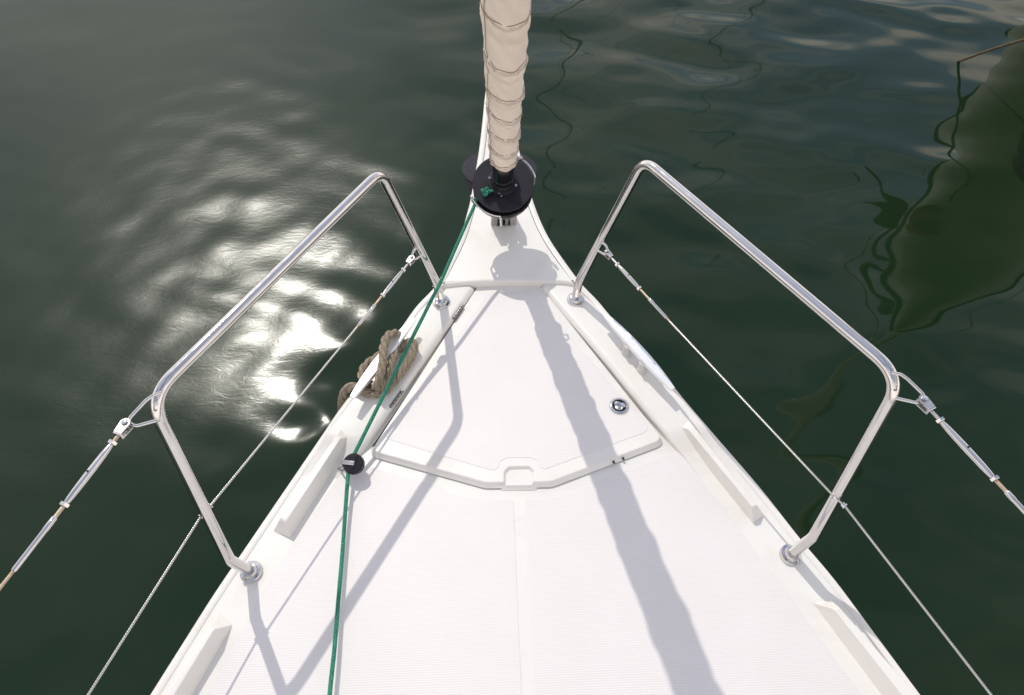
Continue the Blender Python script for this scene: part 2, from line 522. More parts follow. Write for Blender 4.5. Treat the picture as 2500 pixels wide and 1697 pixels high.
# ------------------------------------------------------------------ water
def make_water():
    def axis(lo, hi, step, far_lo, far_hi, g=1.16):
        core = list(np.arange(lo, hi + 1e-6, step))
        a, s = [], step
        x = hi
        while x < far_hi: s *= g; x += s; a.append(x)
        b, s, x = [], step, lo
        while x > far_lo: s *= g; x -= s; b.append(x)
        return np.array(b[::-1] + core + a)
    xs = axis(-4.9, 4.9, .032, -2500, 2500)
    ys = axis(-.4, 7.2, .032, -2500, 2500)
    X, Y = np.meshgrid(xs, ys)
    Z = np.zeros_like(X)
    d = np.maximum(np.maximum(np.abs(X) - 4.9, 0), np.maximum(np.maximum(-.4 - Y, Y - 7.2), 0))
    fade = np.exp(-(d / 6.0) ** 2)
    r = np.random.default_rng(11)
    for i in range(26):
        lam = .22 * (4.8 ** (i / 25.0))
        k = 2 * math.pi / lam
        th = math.radians(78 + r.normal(0, 24))              # crests lie roughly across the bow
        slope = WAVE * (.75 + .5 * r.random())
        Z += slope / k * np.sin(k * (X * math.cos(th) + Y * math.sin(th)) + r.random() * 6.28
                                + .9 * np.sin(.8 * X + r.random() * 6) + .8 * np.sin(.7 * Y + r.random() * 6))
    for cx, cy, lam, sl in ((-.2, -1.5, .72, .5), (.4, -3.0, .46, .45), (0, 1.0, 1.05, .5)):   # ripples thrown by the rocking hull
        R = np.hypot(X - cx, Y - cy); k = 2 * math.pi / lam
        Z += WAVE * sl / k * np.sin(k * R + .6 * np.sin(1.3 * X + .5))
    ruf = 1 / (1 + np.exp((X + .35 - .1 * (Y - 2.5)) * 2.2))
    Z *= 1 - .72 * ruf
    ruf = ruf * (.12 + .95 * np.exp(-((X + .80) ** 2 + (Y - 2.6) ** 2) / 1.9))
    for i in range(18):                                       # livelier patch to port
        lam = .17 * (2.9 ** (i / 17.0)); k = 2 * math.pi / lam
        th = math.radians(112 + r.normal(0, 62))
        Z += ruf * WAVE * RUFFLE / k * np.sin(k * (X * math.cos(th) + Y * math.sin(th)) + r.random() * 6.28
                                           + 1.1 * np.sin(1.1 * X + r.random() * 6) + .9 * np.sin(.9 * Y + r.random() * 6))
    Z = WATER_Z + Z * fade
    nx, ny = len(xs), len(ys)
    co = np.stack([X, Y, Z], -1).reshape(-1, 3).astype(np.float32)
    ii = np.arange(nx * ny).reshape(ny, nx)
    q = np.stack([ii[:-1, :-1], ii[:-1, 1:], ii[1:, 1:], ii[1:, :-1]], -1).reshape(-1, 4)
    me = bpy.data.meshes.new('water')
    me.vertices.add(len(co)); me.vertices.foreach_set('co', co.ravel())
    me.loops.add(q.size); me.loops.foreach_set('vertex_index', q.ravel().astype(np.int32))
    me.polygons.add(len(q)); me.polygons.foreach_set('loop_start', np.arange(0, q.size, 4, dtype=np.int32))
    me.update(calc_edges=True)
    me.polygons.foreach_set('use_smooth', [True] * len(q))
    mt, nt, b = mat('harbour water', (.010, .019, .013), .03, 0, .40)
    b.inputs['IOR'].default_value = 1.333
    pos = nt.nodes.new('ShaderNodeNewGeometry').outputs['Position']
    # how ruffled: breeze reaches the port side, the lee side is glassy
    sp = nt.nodes.new('ShaderNodeSeparateXYZ'); nt.links.new(pos, sp.inputs[0])
    big = noise(nt, .55, 2.0, .5, pos)
    a = nt.nodes.new('ShaderNodeMath'); a.operation = 'MULTIPLY_ADD'
    nt.links.new(big.outputs['Fac'], a.inputs[0]); a.inputs[1].default_value = 1.6; a.inputs[2].default_value = -1.0
    c = nt.nodes.new('ShaderNodeMath'); c.operation = 'SUBTRACT'
    lee = nt.nodes.new('ShaderNodeMath'); lee.operation = 'MULTIPLY_ADD'      # calmer close in, under the lee of the hull
    nt.links.new(sp.outputs['Y'], lee.inputs[0]); lee.inputs[1].default_value = .75; lee.inputs[2].default_value = -1.95
    lmin = nt.nodes.new('ShaderNodeMath'); lmin.operation = 'MINIMUM'; lmin.inputs[1].default_value = 0.0
    nt.links.new(lee.outputs[0], lmin.inputs[0])
    c0 = nt.nodes.new('ShaderNodeMath'); c0.operation = 'ADD'
    nt.links.new(a.outputs[0], c0.inputs[0]); nt.links.new(lmin.outputs[0], c0.inputs[1])
    xs_ = nt.nodes.new('ShaderNodeMath'); xs_.operation = 'MULTIPLY'; xs_.inputs[1].default_value = .8
    nt.links.new(sp.outputs['X'], xs_.inputs[0])
    nt.links.new(c0.outputs[0], c.inputs[0]); nt.links.new(xs_.outputs[0], c.inputs[1])
    mr = nt.nodes.new('ShaderNodeMapRange'); mr.interpolation_type = 'SMOOTHSTEP'
    nt.links.new(c.outputs[0], mr.inputs['Value'])
    mr.inputs['From Min'].default_value = -.4; mr.inputs['From Max'].default_value = .7
    ro = nt.nodes.new('ShaderNodeMapRange')
    nt.links.new(mr.outputs[0], ro.inputs['Value'])
    ro.inputs['To Min'].default_value = .03; ro.inputs['To Max'].default_value = .255
    nt.links.new(ro.outputs[0], b.inputs['Roughness'])
    mp = nt.nodes.new('ShaderNodeMapping'); mp.inputs['Rotation'].default_value = (0, 0, math.radians(-20))
    mp.inputs['Scale'].default_value = (13, 30, 1)
    nt.links.new(pos, mp.inputs[0])
    fine = noise(nt, 1.0, 5.0, .62, mp.outputs[0], .6)
    bp = nt.nodes.new('ShaderNodeBump'); bp.inputs['Distance'].default_value = .0035
    st = nt.nodes.new('ShaderNodeMath'); st.operation = 'MULTIPLY'; st.inputs[1].default_value = .22
    nt.links.new(mr.outputs[0], st.inputs[0]); nt.links.new(st.outputs[0], bp.inputs['Strength'])
    nt.links.new(fine.outputs['Fac'], bp.inputs['Height']); nt.links.new(bp.outputs[0], b.inputs['Normal'])
    # suspended silt clouds the body colour a little
    silt = noise(nt, .9, 3.0, .55, pos, .8)
    rr = ramp(nt, silt.outputs['Fac'], .3, (.0060, .0190, .0068), .75, (.0115, .0245, .0098))
    nt.links.new(rr.outputs['Color'], b.inputs['Base Color'])
    me.materials.append(mt)
    o = bpy.data.objects.new('water', me); COL.objects.link(o)
    o['kind'] = 'structure'
WAVE = .0130
RUFFLE = 1.25
make_water()

# ------------------------------------------------------------------ the yacht: hull and deck
yacht = thing('sailboat', 'white sailing yacht whose pointed foredeck fills the foreground', 'sailboat', (0, 0, 0))

# deck edge, bow to aft, as (x, y, z)
EDGE_P = [(-0.0321, 2.5104, 0.042), (-0.0499, 2.4923, 0.042), (-0.0609, 2.4048, 0.042), (-0.0724, 2.2578, 0.042), (-0.0864, 2.1063, 0.042), (-0.1021, 1.9771, 0.042), (-0.1155, 1.873, 0.042), (-0.1268, 1.8046, 0.042), (-0.1535, 1.6815, 0.042), (-0.1914, 1.5729, 0.042), (-0.228, 1.4834, 0.036), (-0.2842, 1.4079, 0.03), (-0.3309, 1.3184, 0.03), (-0.4066, 1.1839, 0.029), (-0.4783, 1.0629, 0.022), (-0.518, 0.9972, 0.008), (-0.5626, 0.915, 0), (-0.673, 0.6912, 0), (-0.7293, 0.576, 0), (-0.7798, 0.4622, 0), (-0.823, 0.3643, 0), (-0.86, 0.28, 0), (-0.8939, 0.2036, 0)]
EDGE_S = [(-0.0131, 2.5101, 0.042), (0.0021, 2.4913, 0.042), (0.0211, 2.4032, 0.042), (0.0375, 2.2674, 0.042), (0.0551, 2.121, 0.042), (0.0677, 2.0198, 0.042), (0.0848, 1.8883, 0.042), (0.1056, 1.7739, 0.042), (0.1325, 1.6742, 0.042), (0.171, 1.5789, 0.042), (0.2191, 1.4828, 0.036), (0.2644, 1.4165, 0.03), (0.305, 1.3414, 0.03), (0.3828, 1.2203, 0.029), (0.4465, 1.1052, 0.022), (0.4765, 1.0633, 0.008), (0.5404, 0.9558, 0), (0.6247, 0.8027, 0), (0.692, 0.6637, 0), (0.7473, 0.5596, 0), (0.8035, 0.4316, 0), (0.8613, 0.3001, 0), (0.8983, 0.2198, 0), (0.9346, 0.1408, 0)]
EDGE_P += [(-1.07, -.30, 0), (-1.28, -1.0, 0), (-1.42, -1.8, 0), (-1.50, -2.8, 0)]
EDGE_S += [(1.10, -.30, 0), (1.30, -1.0, 0), (1.43, -1.8, 0), (1.50, -2.8, 0)]

def dense(P, per=5): return smooth_path(P, per)
EP, ES = dense(EDGE_P), dense(EDGE_S)

def inward(P, i, side):
    t = Vector(P[min(i + 1, len(P) - 1)]) - Vector(P[max(i - 1, 0)])
    n = Vector((-t.y, t.x, 0)).normalized()          # running aft: left of travel
    # port edge (x<0) running aft: inboard is +x side ; starboard: -x side
    return n if n.x * side < 0 or False else (-n)

def in_pt(P, i, side, d, dz=0):
    n = inward(P, i, side)
    p = Vector(P[i]) + n * d
    return Vector((p.x, p.y, P[i][2] + dz))

# topsides: both sides down to the waterline and below
mb = MB()
for P in (EP, ES):
    sgn = -1 if P is EP else 1
    rings = []
    for lvl in range(9):
        t = lvl / 8.0
        ring = []
        for p in P:
            p = Vector(p)
            w = 1 - .42 * t ** 1.2
            ring.append((p.x * w, min(p.y - .10 * t * max(0, (p.y - 1.0)), 3), (p.z - .006) * (1 - t) + (WATER_Z - .45) * t))
        rings.append(ring)
    mb.rings([[r[i] for r in rings] for i in range(len(P))], M['hull'], closed=False)
hull = mb.build('hull', yacht)

# gunwale: moulded strip with a rolled outer edge
for P, sgn in ((EP, -1), (ES, 1)):
    mb = MB(); rings = []
    for i in range(len(P)):
        w = .021 * min(1, .25 + i / 14.0)
        ring = [in_pt(P, i, sgn, 0, -.05), in_pt(P, i, sgn, 0, -.006), in_pt(P, i, sgn, .0015, -.0015), in_pt(P, i, sgn, .005, .0015),
                in_pt(P, i, sgn, .009, .0022), in_pt(P, i, sgn, w - .0015, .0022), in_pt(P, i, sgn, w, .001), in_pt(P, i, sgn, w, -.05)]
        rings.append(ring)
    mb.rings(rings, M['gelcoat'])
    mb.build('gunwale', yacht, 50)

# hatch outline (port side forward, clockwise seen from above)
HATCH = [(-0.0883, 1.5144, 0.017), (0.0821, 1.5148, 0.017), (0.3901, 0.9424, 0.017), (0.0821, 0.8295, 0.017), (-0.0857, 0.8316, 0.017), (-0.3856, 0.9328, 0.017)]
lid_poly = round_poly([h[:2] for h in HATCH], [.008, .008, .022, .05, .05, .022])
hole = [(-0.1192, 1.5267, 0), (0.1092, 1.5273, 0), (0.0962, 1.504, 0), (0.0885, 1.5042, 0), (0.3805, 0.9609, 0), (0.0801, 0.8332, 0), (-0.0849, 0.8351, 0), (-0.3881, 0.9505, 0), (-0.0913, 1.504, 0), (-0.1079, 1.4978, 0)]

# main deck with the locker opening cut in it
def flat_with_holes(name, outer, holes, z, mt, parent):
    bm = bmesh.new()
    edges = []
    for loop in [outer] + holes:
        vs = [bm.verts.new((p[0], p[1], z)) for p in loop]
        for i in range(len(vs)): edges.append(bm.edges.new((vs[i], vs[(i + 1) % len(vs)])))
    bmesh.ops.triangle_fill(bm, use_beauty=True, use_dissolve=False, edges=edges)
    bmesh.ops.recalc_face_normals(bm, faces=bm.faces)
    for f in bm.faces:
        if f.normal.z < 0: f.normal_flip()
    me = bpy.data.meshes.new(name); bm.to_mesh(me); bm.free()
    me.materials.append(mt)
    o = bpy.data.objects.new(name, me); COL.objects.link(o); o.parent = parent
    return o
outer = [in_pt(EP, i, -1, .012 * min(1, .2 + i / 12)) for i in range(len(EP))] + [in_pt(ES, i, 1, .012 * min(1, .2 + i / 12)) for i in reversed(range(len(ES)))]
flat_with_holes('deck', outer, [hole], 0.0, M['gelcoat'], yacht)

# locker under the hatch
mb = MB()
hz = [Vector((p[0], p[1], 0)) for p in hole]
mb.rings([[p + Vector((0, 0, -.002)) for p in hz], [p + Vector((0, 0, -.10)) for p in hz], [p * .9 + Vector((0, .1, -.32)) for p in hz]], M['locker'], cap0=False)
mb.build('locker', yacht)

# side decks beside the hatch: rounded shoulders towards the hatch, running out flat aft
def run_edge(P, sgn, y0, y1, d):
    return [in_pt(P, i, sgn, d) for i in range(len(P)) if y1 <= P[i][1] <= y0]
y_f, y_a = 1.492, .80
SIDE_P = [(-0.2061, 1.4896, 0.03), (-0.1235, 1.4973, 0.03), (-0.1098, 1.4854, 0.03), (-0.1086, 1.4755, 0.03), (-0.1762, 1.3535, 0.03), (-0.268, 1.1861, 0.03), (-0.3397, 1.0551, 0.03), (-0.3921, 0.962, 0.024), (-0.4088, 0.9394, 0.015), (-0.4271, 0.9149, 0.008), (-0.4454, 0.8849, 0.003), (-0.4651, 0.8517, -0.0015)]
SIDE_S = [(0.1931, 1.4821, 0.03), (0.1121, 1.4976, 0.03), (0.0978, 1.4913, 0.03), (0.0971, 1.4797, 0.03), (0.1283, 1.4235, 0.03), (0.2654, 1.1886, 0.03), (0.347, 1.0392, 0.03), (0.3942, 0.962, 0.024), (0.4131, 0.9329, 0.015), (0.4354, 0.9017, 0.008), (0.4569, 0.864, 0.003), (0.4776, 0.8256, -0.0015)]
for P, sgn, inner in ((EP, -1, SIDE_P), (ES, 1, SIDE_S)):
    out_idx = [i for i in range(len(P)) if inner[-1][1] - .02 <= P[i][1] <= inner[0][1] + .004]
    # matched stations: cross-sections from the seam to the hatch
    stations = []
    ys = np.linspace(inner[0][1] - .002, inner[-1][1], 44)
    mb = MB(); rings = []
    inn = [Vector(q) for q in inner]
    # inner edge resampled by arc length, outer by y
    arc = resample(inn[3:], .012)
    head = inn[:4]
    cs = []
    for q in arc:
        yo = q.y + .012
        xo = lerp_line([(p[0], p[1]) for p in P], yo)
        zo = lerp_line([(p[2], p[1]) for p in P], yo)
        nrm = Vector((sgn, -.55, 0)).normalized()
        oc = Vector((xo - sgn * .0235, yo, q.z))
        top = q.z
        rad = min(.017, max(top, 0) * .6 + .0005)
        sec = [Vector((q.x, q.y, -.004))]
        for k in range(7):
            a = k / 6 * math.pi / 2
            off = rad * (1 - math.cos(a))
            sec.append(Vector((q.x, q.y, top - rad * (1 - math.sin(a)))) + (oc - Vector((q.x, q.y, top))).normalized() * off)
        sec.append(oc); sec.append(Vector((oc.x, oc.y, -.004)))
        cs.append(sec)
    # rolled front end along the step
    q0 = cs[0]
    front = []
    for k in range(5):
        a = (1 - k / 5) * math.pi / 2
        dy, dzz = .010 * math.sin(a), .010 * (1 - math.cos(a))
        front.append([Vector((p.x + (sgn * .004 * math.sin(a) if j < 6 else 0), p.y + dy + (.0 if j < 8 else 0), max(-.004, p.z - dzz) if j not in (0,) else p.z)) for j, p in enumerate(q0)])
    mb.rings(front + cs, M['gelcoat'])
    mb.build('side_deck', yacht, 60)

# bow deck: raised moulding ahead of the step
step = [(-0.2199, 1.4698, 0.042), (-0.1952, 1.479, 0.042), (-0.1431, 1.4858, 0.042), (-0.0744, 1.4905, 0.042), (-0.0056, 1.4903, 0.042), (0.0695, 1.4883, 0.042), (0.132, 1.4849, 0.042), (0.1719, 1.4805, 0.042), (0.189, 1.4751, 0.042), (0.2075, 1.4582, 0.042)]
plate = [Vector(p[:2]) for p in step]
sx = [in_pt(ES, i, 1, .0225 * min(1, .25 + i / 14.0)) for i in range(len(ES)) if ES[i][1] > step[-1][1] + .012]
px_ = [in_pt(EP, i, -1, .0225 * min(1, .25 + i / 14.0)) for i in range(len(EP)) if EP[i][1] > step[0][1] + .012]
plate += [p.xy for p in reversed(sx)] + [p.xy for p in px_]
mb = MB()
nb = len(step)
slab(mb, plate, .002, .0425, [(.009 if i < nb else .0015) for i in range(len(plate))], M['gelcoat'])
mb.build('bow_deck', yacht, 50)

# anti-slip panels, moulded 1 mm proud
def panel(pts, name, parent, z0, z1, r):
    p = round_poly([q[:2] for q in pts], r)
    b_ = MB(); slab(b_, p, z0, z1, .0012, M['tread'], 2)
    return b_.build(name, parent, 30)
panel([(-0.3929, 0.8988, 0), (-0.2376, 0.8401, 0), (-0.1637, 0.8069, 0), (-0.1241, 0.7955, 0), (-0.0159, 0.7897, 0), (-0.017, 0.5048, 0), (-0.0166, 0.3323, 0), (-0.0165, 0.1747, 0), (-0.7624, 0.2324, 0), (-0.6988, 0.3573, 0), (-0.5933, 0.6327, 0), (-0.4628, 0.874, 0), (-0.4309, 0.8953, 0)],
      'anti_slip_panel', yacht, -.002, .0012, [.01] * 4 + [.012] + [.0] * 2 + [0, 0] + [0, 0, .02, .02])
panel([(0.0114, 0.7921, 0), (0.0794, 0.7933, 0), (0.1297, 0.8041, 0), (0.1826, 0.8264, 0), (0.4102, 0.9116, 0), (0.4283, 0.9147, 0), (0.438, 0.907, 0), (0.4823, 0.8074, 0), (0.5739, 0.6292, 0), (0.6297, 0.5103, 0), (0.6658, 0.4347, 0), (0.7282, 0.305, 0), (0.7999, 0.1585, 0), (0.0113, 0.1736, 0), (0.0102, 0.3313, 0), (0.0105, 0.5038, 0)],
      'anti_slip_panel', yacht, -.002, .0012, [.012] + [.01] * 3 + [0.02] * 3 + [0] * 9)

# toe rails: raised moulded bars along the deck edge
def bar(bottom, top, ztop, name='toe_rail'):
    b_ = MB()
    B = [Vector(q) for q in bottom]; T = [Vector(q) for q in top]
    # rings across: follow the four edges with rounded top
    def sub(a, b2, n=8): return [a.lerp(b2, k / n) for k in range(n + 1)]
    r0 = [Vector((p.x, p.y, -.003)) for p in B]
    cB = sum(B, Vector()) / 4; cT = sum(T, Vector()) / 4
    rings = [r0, [p.copy() for p in B]]
    foot = [b2.lerp(t, .10) for b2, t in zip(B, T)]
    rings.append(foot)
    for s_, zz in ((.80, 0), (.93, 0), (1.0, 0)):
        ring = []
        for b2, t in zip(B, T):
            p = b2.lerp(t, s_)
            if s_ == 1.0: p = p + (cT - p) * .02
            ring.append(p)
        rings.append(ring)
    b_.rings(rings, M['gelcoat'])
    o = b_.build(name, yacht, 60)
    md = o.modifiers.new('soft edges', 'BEVEL'); md.width = .0045; md.segments = 3; md.limit_method = 'ANGLE'; md.angle_limit = math.radians(28)
    return o
bar([(-0.6121, 0.7268, 0), (-0.5676, 0.7084, 0), (-0.4346, 0.9891, 0), (-0.4592, 1.0432, 0)], [(-0.5866, 0.7421, 0.045), (-0.5721, 0.7301, 0.045), (-0.4619, 0.9563, 0.045), (-0.4742, 0.9627, 0.045)], .045)
bar([(-0.8156, 0.2992, 0), (-0.7621, 0.2856, 0), (-0.6708, 0.504, 0), (-0.7053, 0.5347, 0)], [(-0.7869, 0.3215, 0.048), (-0.7697, 0.3092, 0.048), (-0.6933, 0.4819, 0.048), (-0.7052, 0.4876, 0.048)], .048)
bar([(0.6148, 0.7266, 0), (0.5809, 0.707, 0), (0.4287, 0.9949, 0), (0.466, 1.0275, 0)], [(0.5862, 0.7352, 0.045), (0.5729, 0.7313, 0.045), (0.453, 0.9569, 0.045), (0.4668, 0.9665, 0.045)], .045)
bar([(0.8951, 0.2004, 0), (0.8323, 0.1798, 0), (0.6769, 0.5077, 0), (0.7228, 0.5109, 0)], [(0.8621, 0.2253, 0.05), (0.8348, 0.211, 0.05), (0.6999, 0.4769, 0.05), (0.7128, 0.4819, 0.05)], .05)

# ------------------------------------------------------------------ hatch
hatch = bpy.data.objects.new('hatch', None); COL.objects.link(hatch); hatch.parent = yacht
hatch['label'] = 'large white anchor locker hatch lid with finger notch and round flush latch'
NOTCH = [(0.0355, 0.8242, 0.017), (0.0387, 0.861, 0.017), (0.0277, 0.8743, 0.017), (-0.0244, 0.8748, 0.017), (-0.0365, 0.8623, 0.017), (-0.0388, 0.8255, 0.017)]
lp = [Vector(p[:2]) for p in lid_poly]
# splice the notch into the aft edge (between the two aft middle corners)
aft_a, aft_b = Vector(HATCH[3][:2]), Vector(HATCH[4][:2])
idx = [i for i, p in enumerate(lp)]
def splice(poly):
    best, bl = None, 0
    for i in range(len(poly)):
        a, b2 = poly[i], poly[(i + 1) % len(poly)]
        mid = (a + b2) / 2
        if (mid - (aft_a + aft_b) / 2).length < .05 and (a - b2).length > bl: best, bl = i, (a - b2).length
    nt_ = [Vector(q[:2]) for q in NOTCH]
    y_edge = lambda x, a, b2: a.y + (b2.y - a.y) * (x - a.x) / (b2.x - a.x)
    a, b2 = poly[best], poly[(best + 1) % len(poly)]
    nt_[0].y = y_edge(nt_[0].x, a, b2); nt_[-1].y = y_edge(nt_[-1].x, a, b2)
    core = [nt_[0]]
    rp = round_poly([nt_[0], nt_[1].lerp(nt_[2], .5), nt_[3].lerp(nt_[4], .5), nt_[-1]] if False else nt_, [0, .006, .006, .006, .006, 0], 4)
    if (rp[0] - a).length > (rp[-1] - a).length: rp = list(reversed(rp))
    return poly[:best + 1] + rp + poly[best + 1:]
lid_full = splice(lp)
mb = MB(); slab(mb, lid_full, .0040, .017, .0035, M['gelcoat'], 5, .0092, .95)
lid = mb.build('lid', hatch, 60)
# low lip in the notch
mb = MB(); slab(mb, round_poly([q[:2] for q in [(0.04, 0.8238, 0.008), (0.0424, 0.8654, 0.008), (0.0283, 0.88, 0.008), (-0.0241, 0.8805, 0.008), (-0.0395, 0.8669, 0.008), (-0.0419, 0.8253, 0.008)]], .004, 3), .001, .009, .002, M['gelcoat'], 3, .009, .87)
mb.build('finger_lip', hatch, 60)
# anti-slip field on the lid, its aft half
panel([(-0.069, 1.4637, 0.0175), (0.0653, 1.4649, 0.0175), (0.3344, 1.0159, 0.0175), (0.359, 0.9705, 0.0175), (0.1135, 0.8807, 0.0175), (0.0675, 0.8645, 0.0175), (0.0552, 0.872, 0.0175), (0.05, 0.8911, 0.0175), (0.0323, 0.9, 0.0175), (-0.0267, 0.9007, 0.0175), (-0.0462, 0.8918, 0.0175), (-0.0521, 0.8731, 0.0175), (-0.065, 0.8653, 0.0175), (-0.1124, 0.8809, 0.0175), (-0.3448, 0.9666, 0.0175), (-0.3503, 0.9866, 0.0175)],
      'anti_slip_panel', hatch, .0158, .0180, [.012, .012, .02, .02, .02, .01, .01, .01, .01, .01, .01, .01, .01, .02, .02, .02])
# two small dark discs standing in for drain holes in the aft face
for q in [(0.2518, 0.8806, 0.009), (0.2779, 0.8905, 0.009)]:
    mb = MB(); c = Vector(q); nrm = Vector((.36, -.93, 0)).normalized()
    mb.lathe(c - nrm * .006, nrm, [(.0028, 0), (.0028, .0066), (.0018, .0072)], M['gloss_black'], 10)
    mb.build('drain_hole_disc', hatch)

# piano hinges on the port edge
for a, b2 in ([(-0.1437, 1.4136, 0.026), (-0.1716, 1.3611, 0.026)], [(-0.3087, 1.1146, 0.026), (-0.3404, 1.0589, 0.026)]):
    a, b2 = Vector(a), Vector(b2); mb = MB(); d = (b2 - a) / 5
    for k in range(5):
        mb.tube([a + d * (k + .06), a + d * (k + .12), a + d * (k + .88), a + d * (k + .94)], [.0036, .0046, .0046, .0036], M['hinge'], 12)
    mb.tube([a + d * .02, a + d * 4.98], .0025, M['gloss_black'], 8)
    mb.build('hinge', hatch)

# flush ring latch
c = Vector((0.2846, 1.0485, 0.0178)); mb = MB(); up = Vector((0, 0, 1))
R0 = .0275
mb.lathe(c, up, [(R0, -.001), (R0, .0015), (R0 - .0015, .0032), (R0 - .006, .0042), (R0 - .008, .0038), (R0 - .0085, .0005)], M['steel'], 40)
mb.lathe(c, up, [(R0 - .0083, .0006), (R0 - .011, .0008), (R0 - .012, .0007), (.0005, .0007)], M['gloss_black'], 40)
# the lift ring: an open-ended tongue with two ears
fw = Vector((.62, .78, 0)).normalized(); sd_ = Vector((-fw.y, fw.x, 0))
tong = []
for ang in np.linspace(0, 2 * math.pi, 40, endpoint=False):
    rr = .0142 - .0030 * math.cos(3 * (ang - .3)) * (1 if math.cos(ang) > -.2 else .2)
    p = fw * (rr * math.cos(ang)) + sd_ * (rr * math.sin(ang))
    tong.append(p)
innr = []
for ang in np.linspace(0, 2 * math.pi, 40, endpoint=False):
    innr.append(-fw * .0055 + fw * (.0085 * math.cos(ang)) + sd_ * (.0105 * math.sin(ang)))
rs = []
for zt, ss in ((.001, 1), (.0035, 1), (.0044, .94)):
    rs.append([c + p * ss + up * zt for p in tong])
rs.append([c + p * 1.06 + up * .0044 for p in innr])
rs.append([c + p + up * .0036 for p in innr])
rs.append([c + p * .85 + up * .0012 for p in innr])
mb.rings(rs, M['steel'], cap0=False, cap1=False)
mb.lathe(c - fw * .0055, up, [(.0088, .0011), (.0085, .0013), (.0005, .0013)], M['brushed'], 24)
mb.build('latch', hatch, 50)['label'] = 'round polished steel flush latch'

# ------------------------------------------------------------------ cleats
def cleat(sgn):
    """two-legged horn cleat; a long slim tapered bar on two rounded feet"""
    F_, A_ = Vector((0.2693, 1.3227, 0.078)), Vector((0.4238, 1.0616, 0.078))
    if sgn < 0:
        F_, A_ = Vector((-F_.x - .012, F_.y, F_.z)), Vector((-A_.x - .012, A_.y, A_.z))
    ax = (A_ - F_).normalized(); L_ = (A_ - F_).length; sd2 = Vector((0, 0, 1)).cross(ax).normalized(); up = Vector((0, 0, 1))
    root = bpy.data.objects.new('cleat', None); COL.objects.link(root); root.parent = yacht; root.location = (F_ + A_) / 2 - Vector((0, 0, .048))
    mb = MB(); rings = []
    for k in range(25):
        t = k / 24
        s_ = 1 - abs(2 * t - 1) ** 2.2
        w = .0068 + .0085 * s_; h = .0040 + .0042 * s_
        droop = 0
        cpt = F_ + ax * (L_ * t) + Vector((sgn * .004 * s_, 0, .004)) - up * (h + .002 * (1 - s_))
        ring = []
        for cx, cz in ((-1, -.6), (-.7, -1), (.7, -1), (1, -.6), (1, .7), (.85, 1), (-.85, 1), (-1, .7)):
            ring.append(cpt + sd2 * (w * cx) + up * (h * cz))
        rings.append(ring)
    mb.rings(rings, M['cleat'])
    mb.build('horn', root, 24)
    for t in (.40, .63):
        mb = MB(); b0 = F_ + ax * (L_ * t) + Vector((-sgn * .007, 0, 0)); b0.z = .0295
        prof = []
        for zz, rx, ry in ((0, .0165, .0145), (.003, .0160, .014), (.012, .0135, .0115), (.026, .0125, .0105), (.040, .0135, .012)):
            prof.append([b0 + up * zz + ax * (rx * math.cos(a)) + sd2 * (ry * math.sin(a)) for a in np.linspace(0, 2 * math.pi, 20, endpoint=False)])
        mb.rings(prof, M['alloy'])
        mb.build('cleat_foot', root, 50)
    return root
cleat(1)['label'] = 'bare white mooring cleat on the right side deck'
cleat(-1)['label'] = 'white mooring cleat wrapped in tan rope on the left side deck'

# ------------------------------------------------------------------ pulpit
TUBE = .0127
PUL_P = [(-0.2068, 1.4171, 0.02), (-0.216, 1.4478, 0.075), (-0.3216, 1.4046, 0.55), (-0.7064, 0.7591, 0.57), (-0.6612, 0.6107, 0.125), (-0.6488, 0.626, 0.002)]
PUL_S = [(0.1955, 1.4154, 0.02), (0.203, 1.445, 0.08), (0.3235, 1.4336, 0.55), (0.7255, 0.7601, 0.57), (0.6682, 0.6212, 0.125), (0.6538, 0.6226, 0.002)]
def pulpit(P, sgn, label):
    root = bpy.data.objects.new('pulpit', None); COL.objects.link(root); root.parent = yacht; root['label'] = label
    path = fillet_path(P, [.09, .05, .075, .06], 12, .02)
    mb = MB(); mb.tube(path, TUBE, M['steel'], 20)
    mb.build('rail_tube', root, 60)
    for q, zb, nx_ in ((P[0], .0295, (0, -.05, 1)), (P[-1], .001, (.16 * sgn, -.03, 1))):
        mb = MB(); ax = Vector(nx_).normalized(); o = Vector((q[0], q[1], zb))
        if zb > .02: o += (Vector(P[1]) - Vector(P[0])).normalized() * .01; o.z = zb
        mb.lathe(o, ax, [(.027, -.004), (.027, .003), (.0255, .0055), (.019, .0065), (.0185, .011), (.0165, .0165), (.0128, .0175)], M['steel'], 36)
        mb.build('base_flange', root, 40)
        mb = MB(); sdir = Vector((.6 * (1 if zb > .02 and sgn > 0 else -1), -.8, 0)).normalized() if zb > .02 else Vector((-sgn * -.5, -.86, 0)).normalized()
        mb.lathe(o + ax * .0115 + sdir * .014, sdir, [(.0052, 0), (.0052, .009), (.0045, .0105), (.0026, .0105), (.0024, .008)], M['brushed'], 12)
        mb.build('set_screw', root, 40)
        if zb < .02:
            mb = MB(); td = (Vector(P[-2]) - Vector(P[-1])).normalized()
            mb.tube([o + ax * .0155, o + ax * .0155 + td * .002, o + ax * .0155 + td * .004], [.0138, .0142, .0131], M['rust'], 20)
            mb.build('rust_ring', root, 40)
    return root, path
pp, path_p = pulpit(PUL_P, -1, 'bent stainless steel pulpit rail over the left side deck')
ps, path_s = pulpit(PUL_S, 1, 'bent stainless steel pulpit rail over the right side deck')

def rod(mb, pts, r, mt, rad=.02, step=.006): mb.tube(fillet_path(pts, [rad] * (len(pts) - 2), 6, step), r, mt, 10)
